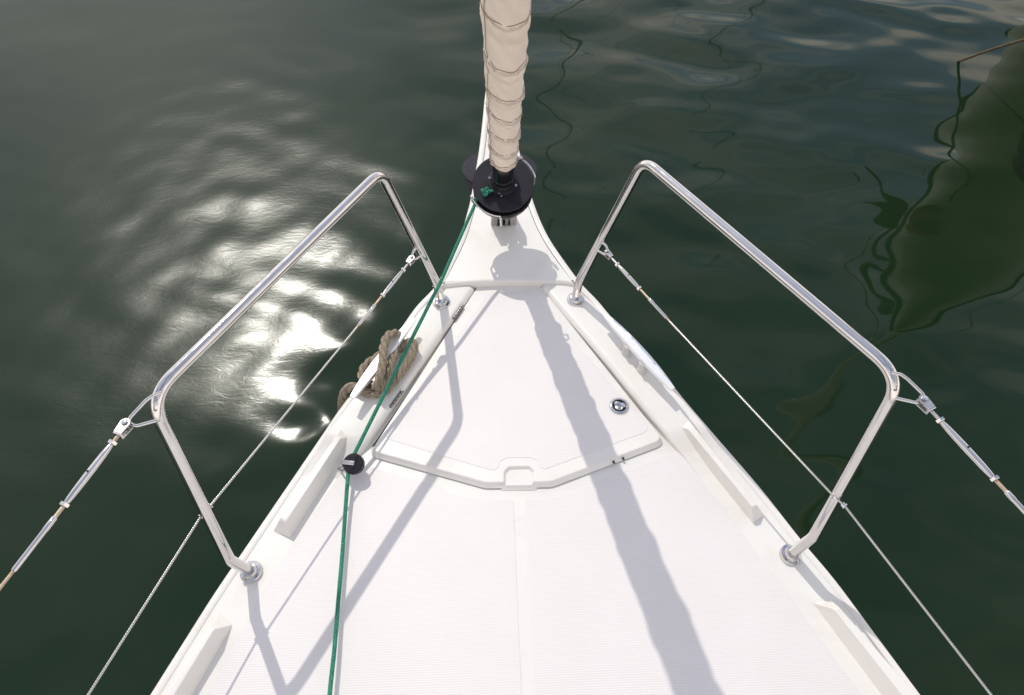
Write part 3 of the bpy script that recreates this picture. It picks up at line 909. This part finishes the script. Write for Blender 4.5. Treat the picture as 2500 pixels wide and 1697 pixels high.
# welded lifeline brackets on the aft bends
def bracket(pts, root):
    mb = MB(); rod(mb, pts, .0034, M['steel'], .012); mb.build('lifeline_bracket', root)
bracket([(-0.6852, 0.7711, 0.57), (-0.6965, 0.7628, 0.575), (-0.7085, 0.7507, 0.575), (-0.7304, 0.7183, 0.57), (-0.7331, 0.7098, 0.567), (-0.7204, 0.7031, 0.563), (-0.6896, 0.7189, 0.555)], pp)
bracket([(0.7101, 0.7739, 0.57), (0.723, 0.7663, 0.575), (0.7318, 0.7547, 0.575), (0.7523, 0.7237, 0.57), (0.7539, 0.7136, 0.567), (0.7396, 0.7083, 0.563), (0.7062, 0.7253, 0.555)], ps)
# small welded eyes on the forward legs
bracket([(-0.2563, 1.4257, 0.27), (-0.269, 1.4152, 0.262), (-0.276, 1.4003, 0.252), (-0.2661, 1.3946, 0.248), (-0.2471, 1.4171, 0.243)], pp)
bracket([(0.2498, 1.4282, 0.27), (0.2623, 1.4199, 0.262), (0.2676, 1.406, 0.252), (0.2582, 1.3992, 0.248), (0.2416, 1.4199, 0.243)], ps)
# flared ferrules where the lower lifelines pass through the aft legs
for root, q in ((pp, ((-0.6732, 0.6815, 0.262), (-0.6911, 0.6569, 0.258))), (ps, ((0.675, 0.657, 0.262), (0.6943, 0.6352, 0.258)))):
    for a, s_ in ((q[0], 1), (q[1], -1)):
        mb = MB(); ax = (Vector(q[0]) - Vector(q[1])).normalized() * s_
        mb.lathe(Vector(a) - ax * .004, ax, [(.005, -.004), (.0052, 0), (.0068, .003), (.0072, .0042), (.0055, .0046)], M['steel'], 16)
        mb.build('ferrule', root)

# bow fittings: stem guard plate below the bow, and the tack plate on the bow deck
mb = MB()
c = Vector((-0.0147, 2.0774, -0.02))
ring0, ring1 = [], []
axp = Vector((0, .10, 1)).normalized()
ex = Vector((1, 0, 0)); ey = axp.cross(ex)
pl = []
for a in np.linspace(0, 2 * math.pi, 72, endpoint=False):
    pl.append(c + ex * (.134 * math.cos(a)) + ey * (.118 * max(math.sin(a), -.80)))
mb.rings([[p - axp * .003 for p in pl], [p + axp * .002 for p in pl], [c + (p - c) * .985 + axp * .003 for p in pl]], M['grey_plate'])
for s_ in (-1, 1):       # folded lower wings
    a0, b0, c0 = c + ex * (s_ * .128) - ey * .035, c + ex * (s_ * .082) - ey * .092, c + ex * (s_ * .085) - ey * .15 - axp * .05
    mb.rings([[a0, b0, c0], [p + axp * .004 for p in (a0, b0, c0)]], M['grey_plate'])
mb.build('stem_guard', yacht, 30)['label'] = 'dark round guard plate below the tip of the bow'
mb = MB()
a, b2 = Vector((-0.0344, 2.0403, 0.043)), Vector((-0.0318, 2.3281, 0.043))
mb.box((a + b2) / 2 + Vector((0, 0, .012)), Vector((.004, 0, 0)), (b2 - a) / 2, Vector((0, 0, .014)), M['brushed'], .0015)
mb.box((a + b2) / 2 + Vector((0.004, 0, .002)), Vector((.018, 0, 0)), (b2 - a) * .55, Vector((0, 0, .0025)), M['steel'], .001)
mb.build('tack_plate', yacht, 40)

# pad eye for the block
pe = Vector((-0.4597, 0.893, 0.004))
mb = MB()
mb.lathe(pe - Vector((0, 0, .004)), (0, 0, 1), [(.011, 0), (.011, .002), (.009, .0032)], M['steel'], 20)
mb.tube([pe + Vector((.008 * math.cos(t), 0.003 * math.cos(t), .012 * math.sin(t))) for t in np.linspace(0, math.pi, 12)], .0022, M['brushed'], 8)
mb.build('pad_eye', yacht)

# ------------------------------------------------------------------ forestay furler
UST = Vector((-.010, -.4307, 1.0)).normalized()
def stay(z): return Vector((-.013 - .009 * z, 1.725 - .4307 * (z - .15), z))
fur = thing('furling_drum', 'black furling drum with round flanges below the rolled sail', 'furler', stay(.16))
O = stay(.270)
ex = Vector((1, 0, 0)); ex = (ex - UST * ex.dot(UST)).normalized(); ey = UST.cross(ex)
mb = MB(); mb.lathe(O, UST, [(.0885, -.006), (.0905, -.0045), (.0905, -.001), (.0895, 0), (.03, .0006)], M['black'], 72); mb.build('upper_flange', fur, 40)
mb = MB(); mb.lathe(O, UST, [(.05, -.062), (.088, -.061), (.0895, -.059), (.0895, -.044), (.0870, -.041), (.040, -.038), (.040, -.0058)], M['gloss_black'], 72); mb.build('spool', fur, 40)
mb = MB(); mb.lathe(O, UST, [(.0445, .0005), (.0445, .015), (.043, .017), (.037, .018), (.036, .036), (.0345, .038)], M['black'], 48)
mb.lathe(O, UST, [(.031, .036), (.031, .046), (.0335, .047), (.0335, .055), (.031, .056), (.031, .175)], M['gloss_black'], 40)
mb.build('hub', fur, 40)
for ang in (168, 252, 336, 60):
    a = math.radians(ang); d = ex * math.cos(a) + ey * math.sin(a)
    mb = MB(); mb.lathe(O + UST * .0165 + d * .0405, UST, [(.0042, 0), (.0042, .003), (.0036, .0038), (.0022, .0038), (.0020, .001)], M['steel'], 14)
    mb.build('bolt', fur, 40)
a = math.radians(262); d = ex * math.cos(a) + ey * math.sin(a)
mb = MB(); mb.lathe(O + UST * .009 + d * .0440, d, [(.0042, 0), (.0042, .0015), (.0024, .0018), (.002, .0006)], M['steel'], 14); mb.build('bolt', fur, 40)
# wound line inside the spool
mb = MB()
coil = [O + UST * (-.033 + .026 * (i / 180)) + (ex * math.cos(i * .21) + ey * math.sin(i * .21)) * .045 for i in range(181)]
mb.tube(coil, .005, M['green_line'], 8); mb.build('wound_line', fur)
# stainless line guard: a bent rod hugging the drum, with legs to the toggle
def around(ang, r, h): a = math.radians(ang); return O + (ex * math.cos(a) + ey * math.sin(a)) * r + UST * h
mb = MB()
left = [around(a, .0995, -.014) for a in range(196, 262, 6)]
mb.tube(fillet_path([around(208, .088, -.075), around(199, .0995, -.05), around(197, .1, -.016)] + left[1:] + [around(264, .0985, -.016), around(265, .0985, -.05), around(266, .097, -.092)], [.008] * (len(left) + 3), 5, .008), .0029, M['steel'], 10)
right = [around(a, .0975, -.006) for a in range(76, 18, -6)]
mb.tube(fillet_path([around(84, .06, -.03), around(82, .093, -.012)] + right + [around(14, .099, -.012), around(10, .097, -.034), around(8, .09, -.05)], [.008] * (len(right) + 3), 5, .008), .0029, M['steel'], 10)
mb.build('line_guard', fur)
# toggle
mb = MB()
f0 = O - UST * .062
mb.lathe(f0 - UST * .060, UST, [(.020, 0), (.024, .004), (.024, .045), (.034, .060)], M['gloss_black'], 28)
foot = Vector((-0.0106, 1.7183, 0.042)) + Vector((0, .018, 0))
for s_ in (-1, 1):
    mb.box(foot + Vector((s_ * .031, 0, .050)), (.0105, 0, 0), (0, .020, 0), (0, -.010, .050), M['steel'], .004)
    mb.box(foot + Vector((s_ * .009, -.006, .046)), (.0050, 0, 0), (0, .016, 0), (0, -.010, .046), M['brushed'], .0015)
mb.box(foot + Vector((0, .006, .006)), (.024, 0, 0), (0, .016, 0), (0, 0, .006), M['black'], .002)
pin = foot + Vector((0, -.004, .060))
mb.tube([pin - ex * .047, pin - ex * .045, pin + ex * .045, pin + ex * .047], [.008, .0095, .0095, .008], M['steel'], 16)
mb.build('toggle', fur, 40)

# ------------------------------------------------------------------ furled headsail
sail = thing('furled_headsail', 'cream headsail rolled tight round the forestay', 'sail', stay(.405))
seam_z = [.43, .495, .575, .66, .745, .855, .995]
z_ = .995
while z_ < 9.0: z_ += .16; seam_z.append(z_)
def sail_r(z): return .0355 + .0135 * min(1, max(0, (z - .40) / .75)) + .004 * min(1, max(0, (z - 1.1) / 2))
NA = 48
def seam_off(a, z):                                            # each seam dips towards us and to starboard
    return .0125 * math.cos(a - 2.75) * (.55 + .45 * min(1, z)) + .0035 * math.sin(2 * a + z * 9)
ph = [random.uniform(0, 6.28) for _ in range(60)]
def surf(a, z):
    """radius of the rolled cloth at angle a (round the stay) and height z"""
    zz = z - seam_off(a, z)
    r = sail_r(z)
    k = 0
    while k < len(seam_z) and seam_z[k] < zz: k += 1
    lo = seam_z[k - 1] if k > 0 else .37
    hi = seam_z[k] if k < len(seam_z) else lo + .16
    t = (zz - lo) / (hi - lo)
    t = min(1, max(0, t))
    # a plump tuck just below each seam, drawn in beneath it
    side = .5 + .5 * math.cos(a + .75)
    puff = (math.exp(-((t - .80) / .14) ** 2) * .0040 - math.exp(-((t - .58) / .07) ** 2) * .0014 - math.exp(-((t - 1.0) / .03) ** 2) * .0006) * (.45 + .75 * side)
    wr = .0013 * math.sin(3 * a + ph[k % 60] + 6 * t) + .0010 * math.sin(7 * a - ph[(k + 3) % 60] + 17 * t) + .0007 * math.sin(13 * a + 9 * t + ph[(k + 9) % 60]) * t
    spiral = .0034 * ((a - 3.55 - z * .15) % (2 * math.pi)) / (2 * math.pi)       # the rolled edge of the cloth
    return r + puff + wr + spiral - .0015
def spt(a, z, extra=0.0):
    r = surf(a, z) + extra
    return stay(z) + (ex * math.cos(a) + ey * math.sin(a)) * r
zs = list(np.arange(.405, 1.40, .0055)) + list(np.arange(1.40, 9.0, .04))
mb = MB()
rings = [[spt(2 * math.pi * j / NA, z) for j in range(NA)] for z in zs]
rings = [[stay(.397) + (p - stay(.405)) * .86 for p in rings[0]]] + rings
mb.rings(rings, M['sail'])
cloth = mb.build('rolled_cloth', sail, 70)
for k, z0 in enumerate(seam_z[:9]):
    mb = MB()
    loop = []
    for j in range(64):
        a = 2 * math.pi * j / 64
        z = z0
        for _ in range(3): z = z0 + seam_off(a, z)
        loop.append(spt(a, z, .0017))
    mb.tube(loop, .00068, M['thread'], 6, closed=True)
    mb.build('seam', sail)
    mb = MB(); zig = []
    nz = 44
    for j in range(nz * 2):
        a = math.pi * (1.02 + .96 * j / (nz * 2))
        z = z0
        for _ in range(3): z = z0 + seam_off(a, z)
        zz = z - (.004 if j % 2 else .0125)
        zig.append(spt(a, zz, .0012))
    mb.tube(zig, .00028, M['stitch'], 4)
    mb.build('zigzag_stitching', sail)
# the leech edge of the cloth, lying along the roll
mb = MB()
mb.tube([spt(3.53 + z * .15 + .01 * math.sin(z * 40), z, .0006) for z in np.arange(.41, 1.4, .012)], .00075, M['stitch'], 6)
mb.build('leech_hem', sail)
# tack shackle at the foot
mb = MB(); t0 = stay(.43) + ex * .045 - ey * .012
mb.tube([t0 + ex * (.007 * math.cos(t)) + UST * (.011 * math.sin(t)) for t in np.linspace(-.6, math.pi + .6, 14)], .0026, M['brushed'], 8)
mb.tube([t0 - ex * .010 - UST * .007, t0 + ex * .010 - UST * .007], .0022, M['black'], 8)
mb.build('tack_shackle', sail)
# stay wire above the sail foot, down through the drum
mb = MB(); mb.tube([stay(.05), stay(.2)], .005, M['wire'], 8); mb.build('stay_wire', fur)

# ------------------------------------------------------------------ green furling line and its block
fl = thing('furling_line', 'thin green braided line running aft from the drum along the left deck', 'line', (-0.4257, 0.9088, 0.04))
pts = resample([Vector(q) for q in [around(206, .05, -.03), around(203, .094, -.035), (-0.0993, 1.6335, 0.228), (-0.2006, 1.3842, 0.166), (-0.2777, 1.2212, 0.124), (-0.4206, 0.9108, 0.047)]], .05)
pts += [Vector(q) for q in ((-0.4279, 0.8927, 0.044), (-0.4333, 0.8763, 0.04), (-0.4351, 0.8621, 0.034), (-0.4342, 0.7601, 0.026), (-0.4322, 0.6573, 0.022), (-0.4302, 0.5308, 0.024), (-0.428, 0.4316, 0.027), (-0.4278, 0.3415, 0.031), (-0.4221, 0.186, 0.04), (-0.414, -0.07, 0.05))]
line_path = smooth_path(pts, 6)
mb = MB(); mb.tube(line_path, .0051, M['green_line'], 12); mb.build('braided_line', fl, 80)
# stopper knot on the drum with its tail into the hub
mb = MB()
kc = O + ex * -.052 - ey * .030 + UST * .010
knot = [kc + (ex * (math.sin(t) + 2 * math.sin(2 * t)) + ey * (math.cos(t) - 2 * math.cos(2 * t))) * .0036 - UST * (math.sin(3 * t) * .0052) for t in np.linspace(0, 2 * math.pi * .98, 60)]
mb.tube(knot, .0046, M['green_line'], 10)
mb.tube([kc + ex * .004, kc + ex * .014 + UST * .004, kc + ex * .030 + ey * .002 + UST * .0015], [.0048, .0046, .0040], M['green_line'], 10)
mb.build('stopper_knot', fl, 80)

blk = thing('pulley_block', 'small black pulley block turning the green line on the left deck', 'pulley', (-0.4237, 0.8853, 0.04))
bc = Vector((-0.4215, 0.8841, 0.04)); bax = Vector((-.10, -.30, .95)).normalized()
bx = Vector((1, 0, 0)); bx = (bx - bax * bx.dot(bax)).normalized(); by = bax.cross(bx)
mb = MB(); mb.lathe(bc, bax, [(.006, -.0085), (.0255, -.0085), (.0265, -.0075), (.0265, -.005), (.0215, -.0015), (.0215, .0015), (.0265, .005), (.0265, .0075), (.0255, .0085), (.006, .0085)], M['gloss_black'], 48); mb.build('sheave', blk, 40)
for s_ in (-1, 1):
    mb = MB(); mb.lathe(bc + bax * (s_ * .0088), bax * s_, [(.0235, 0), (.0235, .002), (.0225, .0034), (.017, .0040), (.0165, .0028), (.0145, .0028), (.014, .0040), (.006, .0046)], M['black'], 40); mb.build('cheek', blk, 40)
mb = MB()
for k in range(22):
    a = 2 * math.pi * k / 22
    mb.lathe(bc + bax * .0118 + (bx * math.cos(a) + by * math.sin(a)) * .0155, bax, [(.0013, 0), (.0013, .0008), (.0004, .0010)], M['grey_plate'], 6)
mb.build('ball_race', blk)
st_dir = (Vector((-0.449, 0.8884, 0.04)) - bc); st_dir = (st_dir - bax * st_dir.dot(bax)).normalized(); st_side = bax.cross(st_dir)
mb = MB()
mb.box(bc + bax * .0145 + st_dir * .0115, st_dir * .0165, st_side * .0052, bax * .0012, M['steel'], .0006)
mb.box(bc - bax * .0145 + st_dir * .0115, st_dir * .0165, st_side * .0052, bax * .0012, M['steel'], .0006)
mb.box(bc + st_dir * .0285, st_dir * .0012, st_side * .0052, bax * .0155, M['steel'], .0006)
mb.lathe(bc + bax * .0155, bax, [(.005, 0), (.005, .0012), (.0042, .0018), (.0018, .0018), (.0016, .001)], M['steel'], 16)
mb.build('strap', blk, 40)
mb = MB()
sh0, sh1 = bc + st_dir * .030, pe + Vector((0, 0, .010))
mid = (sh0 + sh1) / 2
mb.tube(smooth_path([sh0 + st_side * .007, mid + st_side * .009, sh1 + st_side * .006], 6), .0024, M['brushed'], 8)
mb.tube(smooth_path([sh0 - st_side * .007, mid - st_side * .009, sh1 - st_side * .006], 6), .0024, M['brushed'], 8)
mb.tube([sh1 - st_side * .010, sh1 + st_side * .010], .0028, M['brushed'], 8)
mb.tube([sh0 - st_side * .008, sh0 + st_side * .008], .0024, M['brushed'], 8)
mb.build('shackle', blk)

# ------------------------------------------------------------------ mooring rope on the port cleat
def laid_rope(name, path, R, mt, parent, pitch=None, sub=3, n=8, label=None):
    """three strands twisted together"""
    P = [Vector(p) for p in path]; P = resample(smooth_path(P, 10), .005)
    pitch = pitch or R * 7.0
    N = len(P)
    tang = [(P[min(i + 1, N - 1)] - P[max(i - 1, 0)]).normalized() for i in range(N)]
    nx = Vector((0, 0, 1)); nx = (nx - tang[0] * nx.dot(tang[0]))
    if nx.length < .1: nx = Vector((1, 0, 0)) - tang[0] * tang[0].x
    nx.normalize()
    frames, acc = [], 0.0
    for i in range(N):
        nx = (nx - tang[i] * nx.dot(tang[i])).normalized()
        if i: acc += (P[i] - P[i - 1]).length
        frames.append((nx.copy(), tang[i].cross(nx), acc))
    mb = MB()
    for s_ in range(3):
        pts = []
        for i in range(N):
            fx, fy, ac = frames[i]
            a = 2 * math.pi * (s_ / 3 - ac / pitch)
            pts.append(P[i] + (fx * math.cos(a) + fy * math.sin(a)) * (R * .50))
        mb.tube(pts, R * .55, mt, n)
    return mb.build(name, parent, 80)

rope = thing('mooring_rope', 'thick tan mooring rope hitched round the left cleat', 'rope', (-0.3699, 1.1713, 0.05))
RR = .0125
# standing part: up over the gunwale, under the horn, round the aft side and back under the forward horn
laid_rope('rope_turn', [(-0.5509, 1.1958, -0.3), (-0.5032, 1.1388, -0.12), (-0.4807, 1.1118, -0.01), (-0.4625, 1.1168, 0.034), (-0.4381, 1.115, 0.046), (-0.4106, 1.0989, 0.043), (-0.3812, 1.0934, 0.044), (-0.3527, 1.1031, 0.046), (-0.3276, 1.1359, 0.048), (-0.3023, 1.1776, 0.05), (-0.2832, 1.2197, 0.053), (-0.2818, 1.249, 0.056), (-0.2937, 1.258, 0.056), (-0.3122, 1.2427, 0.05), (-0.3377, 1.2363, 0.046), (-0.3631, 1.2314, 0.044), (-0.3871, 1.2122, 0.044), (-0.4082, 1.1918, 0.046), (-0.4211, 1.1673, 0.046), (-0.4182, 1.1413, 0.044), (-0.3958, 1.123, 0.042)], RR, M['hemp'], rope)
# crossing turn over the forward horn
laid_rope('rope_turn', [(-0.3204, 1.2603, 0.046), (-0.3237, 1.2732, 0.064), (-0.3326, 1.2611, 0.092), (-0.3494, 1.2411, 0.104), (-0.3572, 1.2061, 0.106), (-0.3579, 1.1609, 0.104), (-0.361, 1.1275, 0.098), (-0.3684, 1.1053, 0.08), (-0.3784, 1.1002, 0.06)], RR, M['hemp'], rope)
laid_rope('rope_turn', [(-0.3347, 1.2148, 0.062), (-0.3376, 1.1785, 0.078), (-0.3419, 1.1432, 0.082), (-0.3528, 1.1167, 0.07), (-0.3692, 1.1025, 0.056)], RR * .95, M['hemp'], rope)

# ------------------------------------------------------------------ lifelines
def lifeline(label, P_fork, P_body0, P_body1, P_sw0, P_sw1, wire, k=1.0, rusty=False):
    q0 = Vector(P_fork)
    root = thing('lifeline', label, 'lifeline', q0, 'steel lifelines running aft from the pulpits')
    b0, b1, s0, s1 = (Vector(q) for q in (P_body0, P_body1, P_sw0, P_sw1))
    # true the fittings onto one straight axis
    dr = (s1 - q0).normalized()
    onl = lambda p: q0 + dr * (p - q0).dot(dr)
    b0, b1, s0, s1 = onl(b0), onl(b1), onl(s0), onl(s1)
    side = dr.cross(Vector((0, 0, 1))).normalized(); upv = side.cross(dr)
    # fork
    mb = MB()
    fl_ = .022 * k
    for s_ in (-1, 1):
        cc = q0 + dr * (fl_ * .25) + upv * (s_ * .0068 * k)
        rings = []
        out = []
        for a in np.linspace(math.pi / 2, 3 * math.pi / 2, 9): out.append((math.cos(a) * .0095 * k - .004 * k, math.sin(a) * .0095 * k))
        out += [(.018 * k, -.0072 * k), (.018 * k, .0072 * k)]
        rings = [[cc + dr * u + side * v + upv * (w * .0016 * k) for u, v in out] for w in (-1, 1)]
        mb.rings(rings, M['brushed'])
    mb.box(q0 + dr * (fl_ * .25 + .0185 * k), dr * .0022 * k, side * .0072 * k, upv * .0084 * k, M['steel'], .0008)
    mb.build('fork', root, 40)
    mb = MB(); pc = q0 + dr * (fl_ * .25 - .004 * k)
    mb.tube([pc - upv * .0095 * k, pc + upv * .0095 * k], .0042 * k, M['steel'], 14)
    mb.lathe(pc + upv * .0095 * k, upv, [(.0056 * k, 0), (.0056 * k, .0016), (.005 * k, .002)], M['steel'], 18)
    mb.build('clevis_pin', root, 40)
    mb = MB(); mb.tube([q0 + dr * (fl_ * .25 + .02 * k), b0 + dr * .006], .0034 * k, M['rust'] if rusty else M['brushed'], 12); mb.build('threaded_stud', root)
    mb = MB(); mb.tube([b1 - dr * .006, s0 + dr * .006], .0034 * k, M['rust'], 12); mb.build('threaded_stud', root)
    for p in (b0, b1):
        mb = MB(); mb.lathe(p - dr * .0035, dr, [(.0074 * k, 0), (.0086 * k, .0008), (.0086 * k, .0062), (.0074 * k, .007)], M['steel'], 6); mb.build('lock_nut', root, 20)
    mb = MB(); Lb = (b1 - b0).length
    prof = [(.0045, .004), (.0054, .012), (.0062, Lb * .2), (.0067, Lb * .42), (.0067, Lb * .58), (.0062, Lb * .8), (.0054, Lb - .012), (.0045, Lb - .004)]
    mb.lathe(b0, dr, [(r * k, h) for r, h in prof], M['steel'], 18, side)
    mid = b0 + dr * (Lb * .5)
    mb.lathe(mid + upv * .0060 * k, upv, [(.0022, 0), (.0022, .0013 * k), (.001, .0013 * k)], M['gloss_black'], 10)
    mb.build('turnbuckle_body', root, 40)
    mb = MB(); Ls = (s1 - s0).length
    mb.lathe(s0, dr, [(.0036 * k, 0), (.0052 * k, .003), (.0052 * k, Ls * .24), (.0046 * k, Ls * .27), (.0046 * k, Ls - .004), (.0036 * k, Ls)], M['steel'], 16, side)
    mb.build('swage_terminal', root, 40)
    W = [s1 - dr * .004] + [Vector(q) for q in wire]
    mb = MB(); mb.tube(resample(W, .08), .0025, M['wire'], 8); mb.build('wire', root, 80)
    mb = MB(); mb.tube([s1 - dr * .001, s1 + dr * .02, s1 + dr * .05], [.0027, .0027, .0026], M['rust'], 8); mb.build('rust_stain', root, 80)
    return root
def ext(a, b, l):
    a, b = Vector(a), Vector(b); return tuple(b + (b - a).normalized() * l)
a1, a2 = (-0.8386, 0.4345, 0.575), (-0.85, 0.4094, 0.575)
lifeline('upper steel lifeline with turnbuckle leaving the left pulpit towards the left frame edge', (-0.7336, 0.7049, 0.568), (-0.7438, 0.6645, 0.57), (-0.792, 0.5469, 0.572), (-0.8013, 0.5262, 0.573), a1,
         [a2, ext(a1, a2, 2.0)], 1.0, True)
lifeline('lower steel lifeline strung between the legs of the left pulpit', (-0.2738, 1.396, 0.25), (-0.2954, 1.3545, 0.25), (-0.346, 1.2664, 0.25), (-0.3621, 1.2349, 0.25), (-0.4011, 1.169, 0.251),
         [(-0.6732, 0.6815, 0.262), (-0.6911, 0.6569, 0.258), (-0.8297, 0.3144, 0.25), ext((-0.6911, 0.6569, 0.258), (-0.8297, 0.3144, 0.25), 1.6)], .85)
b1_, b2_ = (0.8328, 0.5127, 0.574), (0.85, 0.4497, 0.575)
lifeline('upper steel lifeline with turnbuckle leaving the right pulpit towards the right frame edge', (0.7459, 0.7105, 0.568), (0.7622, 0.6649, 0.57), (0.8175, 0.5454, 0.572), (0.828, 0.5218, 0.573), b2_,
         [ext(b1_, b2_, .5), ext(b1_, b2_, 2.0)], 1.0)
lifeline('lower steel lifeline strung between the legs of the right pulpit', (0.2632, 1.4049, 0.25), (0.2884, 1.3599, 0.25), (0.3371, 1.2732, 0.25), (0.3573, 1.2386, 0.25), (0.3927, 1.1692, 0.251),
         [(0.675, 0.657, 0.262), (0.6943, 0.6352, 0.258), (0.8596, 0.2524, 0.25), ext((0.6943, 0.6352, 0.258), (0.8596, 0.2524, 0.25), 1.6)], .85)

# ------------------------------------------------------------------ neighbouring boat to starboard, seen only mirrored in the water
def neighbour():
    T = Vector((2.74, 3.03, .02)); aft = Vector((.72, .69, 0)).normalized(); stb = Vector((-aft.y, aft.x, 0))
    root = thing('moored_sailboat', 'cream hulled boat moored off the right frame edge, mirrored in the water', 'sailboat', (T.x + aft.x * 4, T.y + aft.y * 4, WATER_Z))
    st = [0, .04, .12, .3, .6, 1.0, 1.5, 2.0, 2.8, 3.8, 5.0, 6.5, 8.0, 9.5]
    half = lambda s_: .02 + 0.95 * (1 - math.exp(-s_ / 2.2)) * (1 - .15 * (s_ / 9.5) ** 3)
    mb = MB(); rings = []
    for s_ in st:
        w = half(s_); zk = max(-1.2 * (s_ / 1.95) - .02, WATER_Z - .4)
        ring = []
        for side, lv in [(1, t) for t in (0, .15, .35, .6, .85)] + [(0, 1)] + [(-1, t) for t in (.85, .6, .35, .15, 0)]:
            p = T + aft * s_ + stb * (side * w * (1 - lv ** 4.5)); p.z = T.z + (zk - T.z) * lv
            ring.append(p)
        rings.append(ring)
    mb.rings(rings, M['hullgrey']); mb.build('hull', root, 40)
    mb = MB()
    for side in (1, -1):
        mb.tube([T + aft * s_ + stb * (side * (half(s_) + .01)) + Vector((0, 0, .02)) for s_ in st], .022, M['antifoul'], 8)
    mb.build('rubbing_strake', root)
    mb = MB()
    for side in (-1, 1):
        mb.tube(fillet_path([T + aft * 1.5 + stb * side * .55, T + aft * 1.45 + stb * side * .58 + Vector((0, 0, .6)), T + aft * .1 + stb * side * .12 + Vector((0, 0, .62)), T + aft * .2 + stb * side * .1], [.1, .1], 6, .08), .0125, M['steel'], 10)
    mb.build('pulpit', root)
    mb = MB(); mb.tube([T + aft * 3.8, T + aft * 3.8 + Vector((0, 0, 10))], .07, M['mast'], 14); mb.build('mast', root)
    mb = MB(); mb.tube([T + aft * .2, T + aft * 3.8 + Vector((0, 0, 9.8))], .055, M['sail'], 12); mb.build('furled_sail', root)
    mb = MB(); mb.box(T + aft * 5.0 + Vector((0, 0, .25)), aft * 1.8, stb * .75, Vector((0, 0, .25)), M['hull'], .12); mb.build('cabin', root)
    # anchor hung over its bow
    an = thing('anchor', 'dark iron anchor hanging from the neighbouring bow, mirrored in the water', 'anchor', T)
    crown = Vector((2.90, 3.72, -.27))
    mb = MB(); a0 = T + aft * .45 + stb * .24
    mb.tube(smooth_path([a0, a0 + stb * .08 + Vector((0, 0, .03)), crown + Vector((0, -.02, .16)), crown], 6), .018, M['anchor'], 10); mb.build('shank', an)
    for tip in (Vector((3.00, 4.40, -.18)), Vector((2.82, 4.22, -.12))):
        mb = MB(); d = tip - crown; e = d.normalized().cross(Vector((0, 0, 1))).normalized()
        rings = []
        for t in np.linspace(0, 1, 9):
            w = .065 * math.sin(math.pi * (t * .8 + .2)) + .004
            pc = crown + d * t + Vector((0, 0, -.05 * math.sin(math.pi * t)))
            rings.append([pc + e * w, pc + Vector((0, 0, .014)), pc - e * w, pc - Vector((0, 0, .014))])
        mb.rings(rings, M['anchor']); mb.build('fluke', an)
    mb = MB(); mb.lathe(Vector((3.10, 3.66, -.40)), (0, 0, 1), [(.02, 0), (.095, .04), (.12, .11), (.09, .19), (.02, .24)], M['red'], 20)
    bu = mb.build('mooring_buoy', None); tag(bu, 'small red float hung at the neighbouring bow, mirrored in the water', 'buoy')
    return T
T_ = neighbour()
ml = thing('mooring_line', 'thin dark twisted rope dipping into the water near the top right corner', 'rope', (3.1976, 4.4324, -1.15))
E_, B_ = Vector((3.1976, 4.4324, -1.15)), Vector((3.31, 3.39, 0.0))
sag = [E_ + (E_ - B_) * .25 + Vector((0, .1, -.06)), E_] + [E_.lerp(B_, t) - Vector((0, 0, .10 * math.sin(math.pi * t) * (t))) for t in (.15, .3, .45, .6, .75, .9, 1.0)]
laid_rope('laid_strands', sag, .0095, M['old_rope'], ml, n=6)

# ------------------------------------------------------------------ boats lying ahead: only their masts and rigging reach the mirror
def far_boat(x, y, h, lean, label):
    root = thing('moored_sailboat', label, 'sailboat', (x, y, WATER_Z), 'sailboats lying ahead across the harbour')
    z0 = WATER_Z
    o = Vector((x, y, z0))
    mb = MB(); rings = []
    for s_ in np.linspace(-1, 1, 13):
        w = 1.7 * (1 - abs(s_) ** 2.4) + .05
        rings.append([o + Vector((s_ * 5.5, w, 1.1)), o + Vector((s_ * 5.2, w * .7, -.3)), o + Vector((s_ * 5.2, -w * .7, -.3)), o + Vector((s_ * 5.5, -w, 1.1))])
    mb.rings(rings, M['hull']); mb.build('hull', root)
    mb = MB(); mb.box(o + Vector((-.5, 0, 1.35)), (2.2, 0, 0), (0, 1.0, 0), (0, 0, .28), M['hull'], .15); mb.build('cabin', root)
    top = o + Vector((lean, 0, h))
    mb = MB(); mb.tube([o + Vector((.6, 0, 1.0)), top], [.045, .035], M['mast'], 12); mb.build('mast', root)
    for a in (.38, .66):
        c_ = (o + Vector((.6, 0, 1.0))).lerp(top, a)
        mb = MB(); mb.tube([c_ - Vector((.9, .1, 0)), c_ + Vector((.9, -.1, .05))], .022, M['mast'], 8); mb.build('spreader', root)
    for e_ in (Vector((5.4, 0, 1.1)), Vector((-5.4, 0, 1.1)), Vector((.4, 1.6, 1.1)), Vector((.4, -1.6, 1.1))):
        mb = MB(); mb.tube([o + e_, top], .010, M['mast'], 6); mb.build('stay', root)
    mb = MB(); mb.tube([o + Vector((.5, 0, 2.0)), o + Vector((-4.6, 0, 2.1))], .14, M['antifoul'], 10); mb.build('boom', root)
    return root
far_boat(2.6, 24.0, 20.5, .2, 'white sailboat lying ahead, its mast mirrored right of the rolled sail')
far_boat(11.3, 30.0, 24.0, -.3, 'white sailboat lying ahead to the right, its mast mirrored in the water')
